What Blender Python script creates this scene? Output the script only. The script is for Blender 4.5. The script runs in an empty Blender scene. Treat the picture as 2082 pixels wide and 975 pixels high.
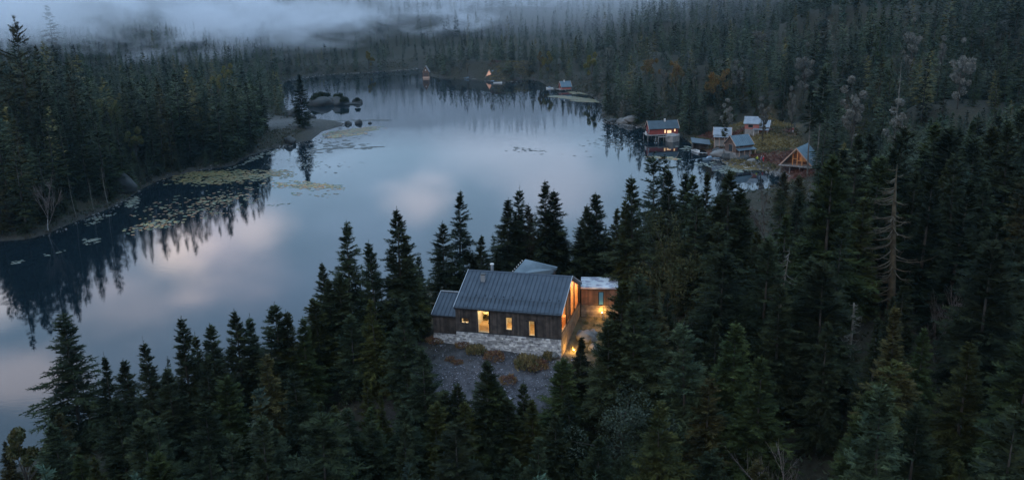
import bpy, math, random
import numpy as np
from mathutils import Vector, Matrix, noise as mnoise

# ------------------------------------------------------------------ camera, sky, sun, exposure
sc = bpy.context.scene
COL = sc.collection
CAM_H, F_PX, PITCH, ROLL, CX, CY = 44.0, 1800.0, math.radians(15.5), math.radians(1.3), 1041.0, 487.5
_f = np.array([0, math.cos(PITCH), -math.sin(PITCH)]); _r = np.array([1, 0, 0.]); _u = np.cross(_r, _f)
R2 = _r * math.cos(ROLL) - _u * math.sin(ROLL); U2 = _u * math.cos(ROLL) + _r * math.sin(ROLL)
cam_d = bpy.data.cameras.new('camera'); cam = bpy.data.objects.new('camera', cam_d); COL.objects.link(cam)
cam_d.sensor_width = 36.0; cam_d.lens = 36.0 * F_PX / 2082.0; cam_d.clip_start = 0.5; cam_d.clip_end = 8000
cam.matrix_world = Matrix(((R2[0], U2[0], -_f[0], 0), (R2[1], U2[1], -_f[1], 0), (R2[2], U2[2], -_f[2], CAM_H), (0, 0, 0, 1)))
sc.camera = cam

SUN_EL, SUN_ROT = math.radians(14.0), math.radians(-150)      # veiled light from behind left, through full overcast
EXPOSURE = 0.15
SKY_STRENGTH = 0.12
world = bpy.data.worlds.new('World'); sc.world = world; world.use_nodes = True
def build_world():
    nt = world.node_tree; n = nt.nodes; n.clear(); L = nt.links
    out = n.new('ShaderNodeOutputWorld'); bg = n.new('ShaderNodeBackground'); bg.inputs[1].default_value = SKY_STRENGTH
    sky = n.new('ShaderNodeTexSky'); sky.sky_type = 'NISHITA'; sky.sun_disc = False
    sky.sun_elevation = SUN_EL; sky.sun_rotation = SUN_ROT; sky.altitude = 300; sky.air_density = 1.6; sky.dust_density = 2.0; sky.ozone_density = 3.0
    tc = n.new('ShaderNodeTexCoord')
    def math_(op, a, b=None, clamp=False):
        m = n.new('ShaderNodeMath'); m.operation = op; m.use_clamp = clamp
        for i, v in enumerate((a, b)):
            if v is None: continue
            if isinstance(v, (int, float)): m.inputs[i].default_value = v
            else: L.new(v, m.inputs[i])
        return m.outputs[0]
    def mix(fac, a, b):
        m = n.new('ShaderNodeMix'); m.data_type = 'RGBA'
        for i, v in ((0, fac), (6, a), (7, b)):
            if isinstance(v, (int, float)): m.inputs[i].default_value = v
            elif isinstance(v, tuple): m.inputs[i].default_value = (*v, 1)
            else: L.new(v, m.inputs[i])
        return m.outputs[2]
    def ramp(fac, a, b, smooth=True):
        m = n.new('ShaderNodeMapRange'); m.interpolation_type = 'SMOOTHSTEP' if smooth else 'LINEAR'
        m.inputs[1].default_value = a; m.inputs[2].default_value = b; L.new(fac, m.inputs[0]); return m.outputs[0]
    mp = n.new('ShaderNodeMapping'); mp.inputs['Scale'].default_value = (2.2, 2.2, 5.5); mp.inputs['Location'].default_value = (1.3, 0.4, 0.7)
    L.new(tc.outputs['Generated'], mp.inputs[0])
    nz = n.new('ShaderNodeTexNoise'); nz.inputs['Scale'].default_value = 1.6; nz.inputs['Detail'].default_value = 5; nz.inputs['Roughness'].default_value = .55
    L.new(mp.outputs[0], nz.inputs[0])
    sep = n.new('ShaderNodeSeparateXYZ'); L.new(tc.outputs['Generated'], sep.inputs[0])
    # dusk cloud deck over the blue: grey-blue sheet, lavender lighter patches
    base = mix(0.8, sky.outputs[0], (5.0, 7.8, 11.4))
    c = mix(ramp(nz.outputs[0], .42, .68), base, (6.6, 9.4, 13.2))
    # pale band of cloud low over the far ridge
    low = ramp(sep.outputs[2], .26, .10)
    c = mix(math_('MULTIPLY', low, .75), c, (4.7, 6.9, 9.3))
    # cloud openings lit by the set sun (directions in the sky)
    for (d, a0, a1, colr, amt) in CLOUDS:
        dp = n.new('ShaderNodeVectorMath'); dp.operation = 'DISTANCE'
        ms = n.new('ShaderNodeVectorMath'); ms.operation = 'MULTIPLY'; ms.inputs[1].default_value = (1, 1, 1.6)
        L.new(tc.outputs['Generated'], ms.inputs[0]); L.new(ms.outputs[0], dp.inputs[0]); dp.inputs[1].default_value = (d[0], d[1], d[2] * 1.6)
        wob = math_('ADD', dp.outputs['Value'], math_('MULTIPLY', math_('SUBTRACT', nz.outputs[0], .5), -.22))
        c = mix(math_('MULTIPLY', ramp(wob, a1, a0), amt), c, colr)
    # the sky ahead and overhead keeps the last light; low behind the camera it is already dim
    el = ramp(sep.outputs[2], .25, .8); fr = ramp(sep.outputs[1], -.5, .6)
    lvl = math_('ADD', math_('MULTIPLY', math_('MAXIMUM', el, fr), .5), .5)
    vm = n.new('ShaderNodeVectorMath'); vm.operation = 'SCALE'; L.new(c, vm.inputs[0]); L.new(lvl, vm.inputs['Scale'])
    L.new(vm.outputs[0], bg.inputs[0]); L.new(bg.outputs[0], out.inputs[0])
def refl_dir(px, py):
    d = _f + R2 * (px - CX) / F_PX - U2 * (py - CY) / F_PX; d = d / np.linalg.norm(d); return (float(d[0]), float(d[1]), float(-d[2]))
CLOUDS = [(refl_dir(560, 650), .0, .16, (4.6, 7.2, 11.0), .9), (refl_dir(300, 760), .0, .15, (5.4, 8.0, 11.6), .9), (refl_dir(760, 520), .0, .13, (5.6, 8.4, 12.2), .8),
          (refl_dir(430, 505), .0, .11, (15.0, 14.2, 16.6), .9), (refl_dir(230, 590), .0, .11, (15.0, 14.4, 16.6), .9), (refl_dir(345, 520), .0, .075, (32., 26.5, 24.), .95), (refl_dir(520, 470), .0, .06, (16.5, 15.6, 17.), .8),
          (refl_dir(60, 770), .0, .07, (16., 15.5, 17.5), .8), (refl_dir(10, 600), .0, .07, (18., 17.5, 19.), .8),
          (refl_dir(860, 410), .0, .06, (12.8, 13.2, 15.5), .8), (refl_dir(1130, 380), .0, .09, (10., 11.4, 14.4), .8), (refl_dir(1010, 270), .0, .12, (8.5, 10.2, 13.), .8)]
build_world()
sun_d = bpy.data.lights.new('sun', 'SUN'); sun = bpy.data.objects.new('sun', sun_d); COL.objects.link(sun)
sun_d.energy = 0.65; sun_d.angle = math.radians(50); sun_d.color = (1, .9, .84)
sdir = Vector((math.sin(SUN_ROT) * math.cos(math.radians(30)), math.cos(SUN_ROT) * math.cos(math.radians(30)), math.sin(math.radians(30))))
sun.rotation_euler = sdir.to_track_quat('Z', 'Y').to_euler()
vs = sc.view_settings; vs.view_transform = 'Standard'; vs.look = 'None'; vs.gamma = 1; vs.exposure = EXPOSURE; vs.use_curve_mapping = False
cy = sc.cycles; cy.max_bounces = 5; cy.diffuse_bounces = 2; cy.glossy_bounces = 2; cy.transmission_bounces = 2; cy.transparent_max_bounces = 6; cy.volume_bounces = 2
cy.use_denoising = True; cy.volume_step_rate = 4.0; cy.volume_max_steps = 64; cy.caustics_reflective = False; cy.caustics_refractive = False
cy.sample_clamp_indirect = 4.0

# ------------------------------------------------------------------ helpers
def G(px, py, z=0.0):
    d = _f + R2 * (px - CX) / F_PX - U2 * (py - CY) / F_PX
    t = (z - CAM_H) / d[2]; p = d * t; return (float(p[0]), float(p[1]), float(z))
def proj(p):
    d = np.asarray(p, float) - np.array([0, 0, CAM_H]); z = d @ _f
    return CX + F_PX * (d @ R2) / z, CY - F_PX * (d @ U2) / z

class MB:
    def __init__(s): s.v = []; s.f = []
    def add(s, vs, fs, M=None):
        o = len(s.v)
        for p in vs: s.v.append(tuple(M @ Vector(p)) if M is not None else tuple(p))
        for f in fs: s.f.append(tuple(i + o for i in f))
        return s
    def box(s, x0, x1, y0, y1, z0, z1, M=None):
        vs = [(x, y, z) for z in (z0, z1) for y in (y0, y1) for x in (x0, x1)]
        return s.add(vs, [(0, 2, 3, 1), (4, 5, 7, 6), (0, 1, 5, 4), (2, 6, 7, 3), (0, 4, 6, 2), (1, 3, 7, 5)], M)
    def prism(s, pts, off, M=None):            # polygon pts (3d) extruded by off
        n = len(pts); a = [Vector(p) for p in pts]; b = [p + Vector(off) for p in a]
        return s.add([*a, *b], [tuple(range(n))[::-1], tuple(range(n, 2 * n))] + [(i, (i + 1) % n, n + (i + 1) % n, n + i) for i in range(n)], M)
    def tube(s, pts, rad, k=6, cap=True):
        pts = [Vector(p) for p in pts]; rings = []
        for i, p in enumerate(pts):
            d = (pts[min(i + 1, len(pts) - 1)] - pts[max(i - 1, 0)]); d = d.normalized() if d.length > 1e-6 else Vector((0, 0, 1))
            a = d.orthogonal().normalized() if i == 0 else (pa - d * pa.dot(d)).normalized(); pa = a; b = d.cross(a)
            r = rad[i] if hasattr(rad, '__len__') else rad
            rings.append([p + (a * math.cos(2 * math.pi * j / k) + b * math.sin(2 * math.pi * j / k)) * r for j in range(k)])
        o = len(s.v)
        for R in rings: s.v += [tuple(q) for q in R]
        for i in range(len(rings) - 1):
            for j in range(k): s.f.append((o + i * k + j, o + i * k + (j + 1) % k, o + (i + 1) * k + (j + 1) % k, o + (i + 1) * k + j))
        if cap:
            s.f.append(tuple(o + j for j in range(k))[::-1]); s.f.append(tuple(o + (len(rings) - 1) * k + j for j in range(k)))
        return s
    def mesh(s, name, mat, smooth=False):
        me = bpy.data.meshes.new(name); me.from_pydata(s.v, [], s.f); me.update()
        if mat: me.materials.append(mat)
        if smooth: me.polygons.foreach_set('use_smooth', [True] * len(me.polygons))
        return me
    def build(s, name, mat, parent=None, loc=None, rz=0, smooth=False):
        o = bpy.data.objects.new(name, s.mesh(name, mat, smooth)); COL.objects.link(o); o.parent = parent
        if loc is not None: o.location = loc; o.rotation_euler = (0, 0, rz)
        return o
def np_mesh(name, V, Fc, mat):
    V = np.asarray(V, np.float32); Fc = np.asarray(Fc, np.int32); k = Fc.shape[1]
    me = bpy.data.meshes.new(name); me.vertices.add(len(V)); me.vertices.foreach_set('co', V.ravel())
    me.loops.add(Fc.size); me.loops.foreach_set('vertex_index', Fc.ravel())
    me.polygons.add(len(Fc)); me.polygons.foreach_set('loop_start', np.arange(len(Fc), dtype=np.int32) * k)
    me.polygons.foreach_set('loop_total', np.full(len(Fc), k, np.int32)); me.update(calc_edges=True); me.validate()
    if mat: me.materials.append(mat)
    return me
def tag(o, label=None, cat=None, group=None, kind=None):
    if label: o['label'] = label
    if cat: o['category'] = cat
    if group: o['group'] = group
    if kind: o['kind'] = kind
    return o
def empty(name, loc, rz, label, cat, group=None):
    o = bpy.data.objects.new(name, None); COL.objects.link(o); o.location = loc; o.rotation_euler = (0, 0, rz); o.empty_display_size = .3
    return tag(o, label, cat, group)

# ------------------------------------------------------------------ materials
def mat(name, col, rough=.8, var=None, scale=4.0, island=0.0, objcol=False, bump=0.0, metal=0.0, spec=.5, randv=0.0, coord='Object', detail=4, bump_scale=None, lo=.38, hi=.62, transl=0.0):
    m = bpy.data.materials.new(name); m.use_nodes = True; nt = m.node_tree; n = nt.nodes; L = nt.links
    b = n['Principled BSDF']; b.inputs['Roughness'].default_value = rough; b.inputs['Metallic'].default_value = metal
    b.inputs['Specular IOR Level'].default_value = spec
    def mixc(bt, fac, a, c):
        x = n.new('ShaderNodeMix'); x.data_type = 'RGBA'; x.blend_type = bt
        for i, v in ((0, fac), (6, a), (7, c)):
            if isinstance(v, (int, float)): x.inputs[i].default_value = v
            elif isinstance(v, tuple): x.inputs[i].default_value = (*v[:3], 1)
            else: L.new(v, x.inputs[i])
        return x.outputs[2]
    def gain(src, amt):
        mr = n.new('ShaderNodeMapRange'); mr.inputs[3].default_value = 1 - amt; mr.inputs[4].default_value = 1 + amt; L.new(src, mr.inputs[0])
        cc = n.new('ShaderNodeCombineColor')
        for i in range(3): L.new(mr.outputs[0], cc.inputs[i])
        return cc.outputs[0]
    c = tuple(col); tc = n.new('ShaderNodeTexCoord')
    if var is not None:
        nz = n.new('ShaderNodeTexNoise'); nz.inputs['Scale'].default_value = scale; nz.inputs['Detail'].default_value = detail
        L.new(tc.outputs[coord], nz.inputs[0])
        mr = n.new('ShaderNodeMapRange'); mr.inputs[1].default_value = lo; mr.inputs[2].default_value = hi; L.new(nz.outputs[0], mr.inputs[0])
        c = mixc('MIX', mr.outputs[0], c, tuple(var))
    if island:
        g = n.new('ShaderNodeNewGeometry'); c = mixc('MULTIPLY', 1.0, c, gain(g.outputs['Random Per Island'], island))
    oi = n.new('ShaderNodeObjectInfo')
    if randv: c = mixc('MULTIPLY', 1.0, c, gain(oi.outputs['Random'], randv))
    if objcol: c = mixc('MULTIPLY', 1.0, c, oi.outputs['Color'])
    if isinstance(c, tuple): b.inputs['Base Color'].default_value = (*c[:3], 1)
    else: L.new(c, b.inputs['Base Color'])
    if bump:
        nb = n.new('ShaderNodeTexNoise'); nb.inputs['Scale'].default_value = bump_scale or scale * 3; nb.inputs['Detail'].default_value = 5; L.new(tc.outputs[coord], nb.inputs[0])
        bp = n.new('ShaderNodeBump'); bp.inputs['Strength'].default_value = bump; bp.inputs['Distance'].default_value = .1; L.new(nb.outputs[0], bp.inputs['Height']); L.new(bp.outputs[0], b.inputs['Normal'])
    if transl:
        t = n.new('ShaderNodeBsdfTranslucent'); mx = n.new('ShaderNodeMixShader'); mx.inputs[0].default_value = transl
        if isinstance(c, tuple): t.inputs[0].default_value = (*c[:3], 1)
        else: L.new(c, t.inputs[0])
        L.new(b.outputs[0], mx.inputs[1]); L.new(t.outputs[0], mx.inputs[2]); L.new(mx.outputs[0], n['Material Output'].inputs[0])
    return m
M = {}
M['needle'] = mat('spruce_needles', (.021, .028, .0155), .8, (.046, .050, .023), .5, island=.5, objcol=True, spec=.08, randv=.3, transl=.05)
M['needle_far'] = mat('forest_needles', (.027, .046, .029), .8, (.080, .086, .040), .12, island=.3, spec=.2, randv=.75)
M['needle_pale'] = mat('lichen_needles', (.10, .105, .085), .85, (.18, .165, .13), .6, island=.3, spec=.2, randv=.3)
M['needle_gold'] = mat('yellowing_needles', (.085, .085, .030), .85, (.15, .115, .040), .5, island=.3, spec=.2, randv=.4)
M['blue_roof'] = mat('pale_blue_sheet_roof', (.20, .30, .36), .4, (.16, .24, .30), .7, metal=.2)
M['bark'] = mat('spruce_bark', (.04, .033, .027), .9, (.07, .06, .05), 3, bump=.4)
M['deadwood'] = mat('grey_dead_wood', (.22, .20, .18), .85, (.11, .095, .075), 2.5, bump=.3, objcol=True)
M['birch'] = mat('pale_bark', (.40, .38, .36), .8, (.14, .12, .11), 5, lo=.5, hi=.62, objcol=True)
M['leaf'] = mat('broad_leaves', (.14, .13, .035), .7, (.24, .15, .04), .8, island=.35, objcol=True, transl=.25)
M['leaf_grey'] = mat('pale_lichen_twigs', (.12, .125, .11), .85, (.20, .185, .155), 1.2, island=.3, objcol=True)
M['shrubleaf'] = mat('glossy_shrub_leaves', (.026, .034, .022), .7, (.050, .056, .038), 1.2, island=.35, objcol=True, spec=.15)
M['black'] = mat('black_metal', (.012, .012, .014), .5)
M['steel'] = mat('grey_steel', (.42, .43, .45), .4, metal=.6)
M['seam'] = mat('dark_zinc_roof', (.042, .056, .075), .45, (.058, .073, .094), 1.2, bump=.03, metal=.35)
M['seam2'] = mat('pale_ribbed_roof', (.11, .145, .17), .4, (.15, .19, .215), .8, metal=.35)
M['wood'] = mat('weathered_dark_cladding', (.070, .054, .045), .8, (.034, .026, .023), 1.7, island=.45, bump=.2)
M['wood_red'] = mat('brown_cladding', (.12, .065, .042), .8, (.065, .038, .028), 1.7, island=.4)
M['stone'] = mat('dry_laid_stone', (.56, .54, .52), .9, (.30, .29, .30), 3, island=.55, bump=.4)
M['mortar'] = mat('dark_joints', (.08, .075, .07), .95)
M['plaster'] = mat('board_marked_wall', (.23, .17, .12), .9, (.13, .10, .075), 2, island=.25, bump=.3)
M['warmwood'] = mat('interior_pine', (.62, .40, .20), .5, (.50, .30, .14), 3)
M['cream'] = mat('interior_wall', (.72, .62, .46), .8)
M['rock'] = mat('grey_rock', (.20, .19, .18), .9, (.11, .105, .10), .9, bump=.6, bump_scale=2.5)
M['rock_dark'] = mat('dark_lake_rock', (.05, .05, .048), .9, (.028, .03, .03), .7, bump=.6, bump_scale=2)
M['redwall'] = mat('red_painted_boards', (.26, .045, .035), .7, (.17, .035, .03), 2, island=.15)
M['pinkwall'] = mat('faded_red_boards', (.36, .12, .10), .7, island=.15)
M['darkwall'] = mat('dark_stained_boards', (.06, .048, .045), .8, (.1, .07, .06), 1.5)
M['brownwall'] = mat('brown_log_wall', (.17, .095, .065), .8, (.1, .06, .045), 2)
M['bluegrey_roof'] = mat('bluegrey_sheet_roof', (.10, .15, .18), .4, (.075, .115, .145), .7, metal=.3)
M['pale_roof'] = mat('pale_sheet_roof', (.27, .29, .32), .45, (.19, .21, .235), .8, metal=.3)
M['darkblue_roof'] = mat('darkblue_roof', (.045, .07, .09), .5, (.03, .05, .065), .6)
M['trim_white'] = mat('pale_trim', (.62, .58, .55), .7)
M['trim_pink'] = mat('raw_pine_trim', (.50, .32, .24), .7)
M['orange_timber'] = mat('orange_pine_posts', (.62, .27, .09), .6)
M['greywood'] = mat('grey_deck_wood', (.27, .25, .24), .85, (.17, .16, .155), 1.5)
M['concrete'] = mat('grey_concrete', (.30, .28, .27), .9, (.22, .21, .2), .9)
M['boat_white'] = mat('white_boat_paint', (.78, .79, .8), .35)
M['boat_blue'] = mat('blue_grey_boat_paint', (.16, .24, .32), .4)
M['boat_dark'] = mat('dark_boat_inside', (.05, .055, .06), .6)
M['glass_dark'] = mat('dark_window_glass', (.02, .025, .03), .08)
M['heather'] = mat('russet_heather', (.14, .055, .035), .9, (.20, .12, .045), 2.2, island=.4)
M['drygrass'] = mat('dry_grass', (.19, .135, .055), .9, (.11, .10, .04), 1.8, island=.4, objcol=True)

def glass_mat():
    m = bpy.data.materials.new('window_glass'); m.use_nodes = True; n = m.node_tree.nodes; L = m.node_tree.links; n.remove(n['Principled BSDF'])
    t = n.new('ShaderNodeBsdfTransparent'); g = n.new('ShaderNodeBsdfGlossy'); g.inputs['Roughness'].default_value = .02; fr = n.new('ShaderNodeFresnel'); fr.inputs[0].default_value = 1.45
    mx = n.new('ShaderNodeMixShader'); fm = n.new('ShaderNodeMath'); fm.operation = 'MULTIPLY'; fm.inputs[1].default_value = .4; L.new(fr.outputs[0], fm.inputs[0]); L.new(fm.outputs[0], mx.inputs[0]); L.new(t.outputs[0], mx.inputs[1]); L.new(g.outputs[0], mx.inputs[2]); L.new(mx.outputs[0], n['Material Output'].inputs[0]); return m
M['glass'] = glass_mat()
def emit_mat(name, col, s):
    m = bpy.data.materials.new(name); m.use_nodes = True; b = m.node_tree.nodes['Principled BSDF']
    b.inputs['Base Color'].default_value = (*col, 1); b.inputs['Emission Color'].default_value = (*col, 1); b.inputs['Emission Strength'].default_value = s; return m
M['lit'] = emit_mat('lit_window', (1.0, .62, .32), .9)
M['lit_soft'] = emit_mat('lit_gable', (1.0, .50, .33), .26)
M['bulb'] = emit_mat('bulb', (1.0, .8, .5), 6.0)

def attr_mat(name, attr, rough, bump, nscale, namt):
    m = bpy.data.materials.new(name); m.use_nodes = True; n = m.node_tree.nodes; L = m.node_tree.links; b = n['Principled BSDF']
    b.inputs['Roughness'].default_value = rough; b.inputs['Specular IOR Level'].default_value = .25
    a = n.new('ShaderNodeAttribute'); a.attribute_name = attr
    tc = n.new('ShaderNodeTexCoord')
    nz = n.new('ShaderNodeTexNoise'); nz.inputs['Scale'].default_value = nscale; nz.inputs['Detail'].default_value = 8; nz.inputs['Roughness'].default_value = .7; L.new(tc.outputs['Object'], nz.inputs[0])
    mr = n.new('ShaderNodeMapRange'); mr.inputs[1].default_value = .3; mr.inputs[2].default_value = .7; mr.inputs[3].default_value = 1 - namt; mr.inputs[4].default_value = 1 + namt; L.new(nz.outputs[0], mr.inputs[0])
    vm = n.new('ShaderNodeVectorMath'); vm.operation = 'SCALE'; L.new(a.outputs['Color'], vm.inputs[0]); L.new(mr.outputs[0], vm.inputs['Scale'])
    L.new(vm.outputs[0], b.inputs['Base Color'])
    if bump:
        bp = n.new('ShaderNodeBump'); bp.inputs['Strength'].default_value = bump; bp.inputs['Distance'].default_value = .25; L.new(nz.outputs[0], bp.inputs['Height']); L.new(bp.outputs[0], b.inputs['Normal'])
    return m
M['ground'] = attr_mat('forest_floor', 'Col', .95, .8, 1.3, .6)
M['pads'] = attr_mat('lily_pad_leaves', 'Col', .5, 0, 2, .2)

def water_mat():
    m = bpy.data.materials.new('lake_water'); m.use_nodes = True; n = m.node_tree.nodes; L = m.node_tree.links; b = n['Principled BSDF']
    b.inputs['Base Color'].default_value = (.006, .012, .016, 1); b.inputs['Roughness'].default_value = .02; b.inputs['IOR'].default_value = 1.333
    tc = n.new('ShaderNodeTexCoord'); mp = n.new('ShaderNodeMapping'); mp.inputs['Rotation'].default_value = (0, 0, .5); mp.inputs['Scale'].default_value = (.55, 1.5, 1); L.new(tc.outputs['Object'], mp.inputs[0])
    n1 = n.new('ShaderNodeTexNoise'); n1.inputs['Scale'].default_value = 1.1; n1.inputs['Detail'].default_value = 4; n1.inputs['Roughness'].default_value = .6; L.new(mp.outputs[0], n1.inputs[0])
    n2 = n.new('ShaderNodeTexNoise'); n2.inputs['Scale'].default_value = .014; n2.inputs['Detail'].default_value = 3; L.new(tc.outputs['Object'], n2.inputs[0])
    mr = n.new('ShaderNodeMapRange'); mr.inputs[1].default_value = .4; mr.inputs[2].default_value = .65; mr.inputs[3].default_value = .02; mr.inputs[4].default_value = .12; L.new(n2.outputs[0], mr.inputs[0])
    bp = n.new('ShaderNodeBump'); bp.inputs['Distance'].default_value = .05; L.new(mr.outputs[0], bp.inputs['Strength']); L.new(n1.outputs[0], bp.inputs['Height']); L.new(bp.outputs[0], b.inputs['Normal'])
    return m
M['water'] = water_mat()

# ------------------------------------------------------------------ lake outline and terrain
SHORE_PX = [(0, 490), (60, 486), (100, 474), (165, 446), (205, 432), (262, 404), (290, 384), (335, 362), (400, 347), (478, 336), (500, 320), (549, 304), (600, 292), (634, 285), (655, 268),
            (690, 258), (702, 251), (680, 245), (640, 241), (605, 237), (586, 226), (578, 212), (574, 195), (572, 178), (580, 166), (600, 158), (650, 152), (720, 149), (790, 144), (850, 139.5), (862, 141),
            (878, 158), (950, 161), (985, 164), (1018, 168), (1040, 165), (1078, 160), (1098, 166), (1120, 180), (1165, 184), (1195, 192), (1212, 203), (1224, 214), (1222, 240), (1240, 248), (1292, 254), (1312, 264),
            (1345, 272), (1382, 277), (1398, 288), (1412, 300), (1432, 306), (1440, 318), (1462, 324), (1478, 338), (1500, 345), (1545, 346), (1585, 352), (1600, 362), (1585, 376), (1560, 388), (1530, 402),
            (1470, 420), (1420, 438), (1330, 474), (1230, 520), (1130, 544), (1000, 560), (930, 566), (860, 596), (760, 634), (650, 690), (540, 730), (430, 770), (320, 800), (215, 825), (120, 880), (40, 940), (-40, 1010)]
LAKE = [G(*p)[:2] for p in SHORE_PX] + [(-75, 60), (-140, 55), (-230, 90), (-230, 150), (-150, 172)]
LK = np.array(LAKE)
def sdf(P):                                     # >0 on land
    P = np.asarray(P, float); a = LK; b = np.roll(LK, -1, 0); d2 = np.full(len(P), 1e18); ins = np.zeros(len(P), bool)
    for (ax, ay), (bx, by) in zip(a, b):
        ex, ey = bx - ax, by - ay; wx, wy = P[:, 0] - ax, P[:, 1] - ay
        t = np.clip((wx * ex + wy * ey) / (ex * ex + ey * ey + 1e-9), 0, 1)
        d2 = np.minimum(d2, (wx - ex * t) ** 2 + (wy - ey * t) ** 2)
        c = ((ay > P[:, 1]) != (by > P[:, 1])); 
        if ey != 0: ins ^= c & (P[:, 0] < ex * (P[:, 1] - ay) / ey + ax)
    d = np.sqrt(d2); return np.where(ins, -d, d)
HX, HY, HYAW, HL, HW, HH, HR, HZ = -5.53, 79.60, -0.2764, 10.27, 9.256, 2.54, 2.156, 13.0
def HP(a, b, z=0):
    c, s = math.cos(HYAW), math.sin(HYAW); return (HX + a * c - b * s, HY + a * s + b * c, HZ + z)
CT = [(*HP(a, b)[:2], z) for a, b, z in ((0, 0, 11.75), (5, 0, 11.55), (10, 0, 11.3), (10, 9, 12.2), (0, 9, 12), (-3.5, 1, 11.7), (5, 12, 11.5), (13, 5, 11.9), (16, 8, 12.0), (12.5, 0, 11.2), (12, -3, 10.6), (5, -3.5, 10.6), (0, -3.5, 10.8), (5, -8, 8.6), (-3, -6, 9.2), (-6, 4, 10.8), (-4, 12, 10.4), (18, 1, 11))]
CT += [(*HP(5, -13)[:2], 5.8), (*HP(-2, -12)[:2], 5.5), (*HP(12, -10)[:2], 6.2), (-3, 60, 3.4), (0, 50, 2.5), (12, 58, 4.5), (-14, 66, 4.5), (-18, 95, 8.2), (-26, 92, 6), (-40, 85, 3.5), (-45, 75, 3), (-30, 70, 5), (-20, 60, 3.5), (-35, 55, 3), (-8, 106, 9), (-5, 116, 5.5), (8, 112, 7), (12, 125, 4), (22, 102, 10), (27, 88, 11), (20, 65, 6), (40, 70, 9), (50, 100, 12),
       (40, 130, 8), (60, 150, 9), (80, 130, 14), (80, 90, 14), (110, 160, 18), (80, 190, 9), (115, 225, 15), (60, 185, 4), (76, 208, 4), (72, 228, 2.6), (66, 245, 2.8), (76, 262, 5), (60, 262, 2.2), (90, 250, 8), (100, 280, 14),
       (130, 300, 22), (180, 300, 32), (250, 300, 46), (62, 330, 5), (100, 350, 17), (160, 400, 36), (230, 450, 58), (80, 420, 16), (40, 430, 5), (30, 540, 5), (60, 560, 11), (100, 520, 28), (160, 560, 46), (250, 600, 66), (400, 400, 80), (400, 700, 90), (300, 150, 50), (200, 100, 30), (200, 0, 30),
       (0, 690, 12), (0, 780, 34), (0, 900, 74), (200, 900, 80), (-150, 680, 24), (-150, 800, 56), (-175, 640, 22), (-300, 640, 32), (-300, 800, 66), (-500, 500, 38), (-500, 900, 80), (-100, 1000, 95), (-60, 640, 9), (-90, 610, 4), (-130, 570, 4), (100, 1300, 100), (-300, 1300, 100), (-80, 750, 30), (-200, 1800, 60), (300, 1800, 70),
       (-104, 190, 7), (-130, 200, 17), (-150, 185, 19), (-200, 180, 22), (-108, 250, 5), (-140, 260, 11), (-120, 320, 4), (-100, 300, 2.0), (-92, 320, 1.6), (-135, 350, 5), (-180, 330, 9), (-250, 300, 16), (-160, 430, 6), (-300, 400, 22), (-160, 520, 10), (-210, 560, 20), (-130, 160, 9), (0, 0, 6), (-100, 0, 5), (100, 20, 14)]
CT += [(*G(px_, py_, z_)[:2], z_ - .25) for px_, py_, z_ in ((1520, 262, 6.2), (1530, 258, 6.4), (1545, 268, 5.4), (1460, 284, 3.0), (1470, 280, 3.2), (1505, 308, 2.3), (1515, 304, 2.4), (1625, 325, 1.7), (1640, 318, 2.2))]
CT = np.array(CT)
def terrain(P):
    P = np.asarray(P, float).reshape(-1, 2); d = sdf(P)
    D2 = ((P[:, None, :] - CT[None, :, :2]) ** 2).sum(2); dm = D2.min(1, keepdims=True)
    w = 1.0 / (D2 + 4 + .12 * dm) ** 2.0; R = (w * CT[:, 2]).sum(1) / w.sum(1)
    t = np.clip(d / 17, 0, 1); t = t * t * (3 - 2 * t)
    n1 = np.sin(P[:, 0] * .21 + 1.7 * np.sin(P[:, 1] * .13)) * np.cos(P[:, 1] * .17 + P[:, 0] * .05)
    yard = np.exp(-((P[:, 0] - 0) ** 2 + (P[:, 1] - 80) ** 2) / 160)
    h = .25 * np.clip(d, 0, 2) * .6 + (R - .3) * t + n1 * .35 * t * (1 - yard)
    return np.where(d > 0, h, np.maximum(d * .35, -3.0))
def tz(x, y): return float(terrain([(x, y)])[0])

def axis(a, b, fine0, fine1, f, c):
    out = [a]; x = a
    while x < b:
        dd = 0 if fine0 <= x <= fine1 else min(abs(x - fine0), abs(x - fine1)); x += min(c, f + dd * .06); out.append(x)
    return np.array(out)
gx = axis(-1500, 1500, -130, 130, 2.2, 60); gy = axis(-300, 2000, 40, 330, 2.2, 60)
XX, YY = np.meshgrid(gx, gy); PP = np.stack([XX.ravel(), YY.ravel()], 1)
ZZ = np.concatenate([terrain(PP[i:i + 20000]) for i in range(0, len(PP), 20000)])
SD = np.concatenate([sdf(PP[i:i + 20000]) for i in range(0, len(PP), 20000)])
def inpoly(P, poly):
    P = np.asarray(P, float); ins = np.zeros(len(P), bool); q = poly
    for i in range(len(q)):
        (ax, ay), (bx, by) = q[i], q[(i + 1) % len(q)]
        if ay != by: ins ^= ((ay > P[:, 1]) != (by > P[:, 1])) & (P[:, 0] < (bx - ax) * (P[:, 1] - ay) / (by - ay) + ax)
    return ins
def blob(P, c, r): return np.clip(1.3 - np.hypot((P[:, 0] - c[0]) / r[0], (P[:, 1] - c[1]) / r[1]), 0, 1)
colr = np.tile(np.array([.034, .030, .019]), (len(PP), 1))
def blend(mask, c):
    global colr
    colr = colr * (1 - mask[:, None]) + np.array(c) * mask[:, None]
blend(np.clip(1.2 - SD / 3.0, 0, 1) * (SD > -1), (.040, .037, .032))                                  # bare bank
blend(blob(PP, (-88, 318), (26, 26)), (.085, .082, .078))                                            # gravel spit
blend(blob(PP, HP(5, -5)[:2], (10, 7.5)), (.085, .083, .092))                                         # gravel yard
blend(blob(PP, HP(5, -11)[:2], (8, 6)), (.09, .09, .10))
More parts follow.
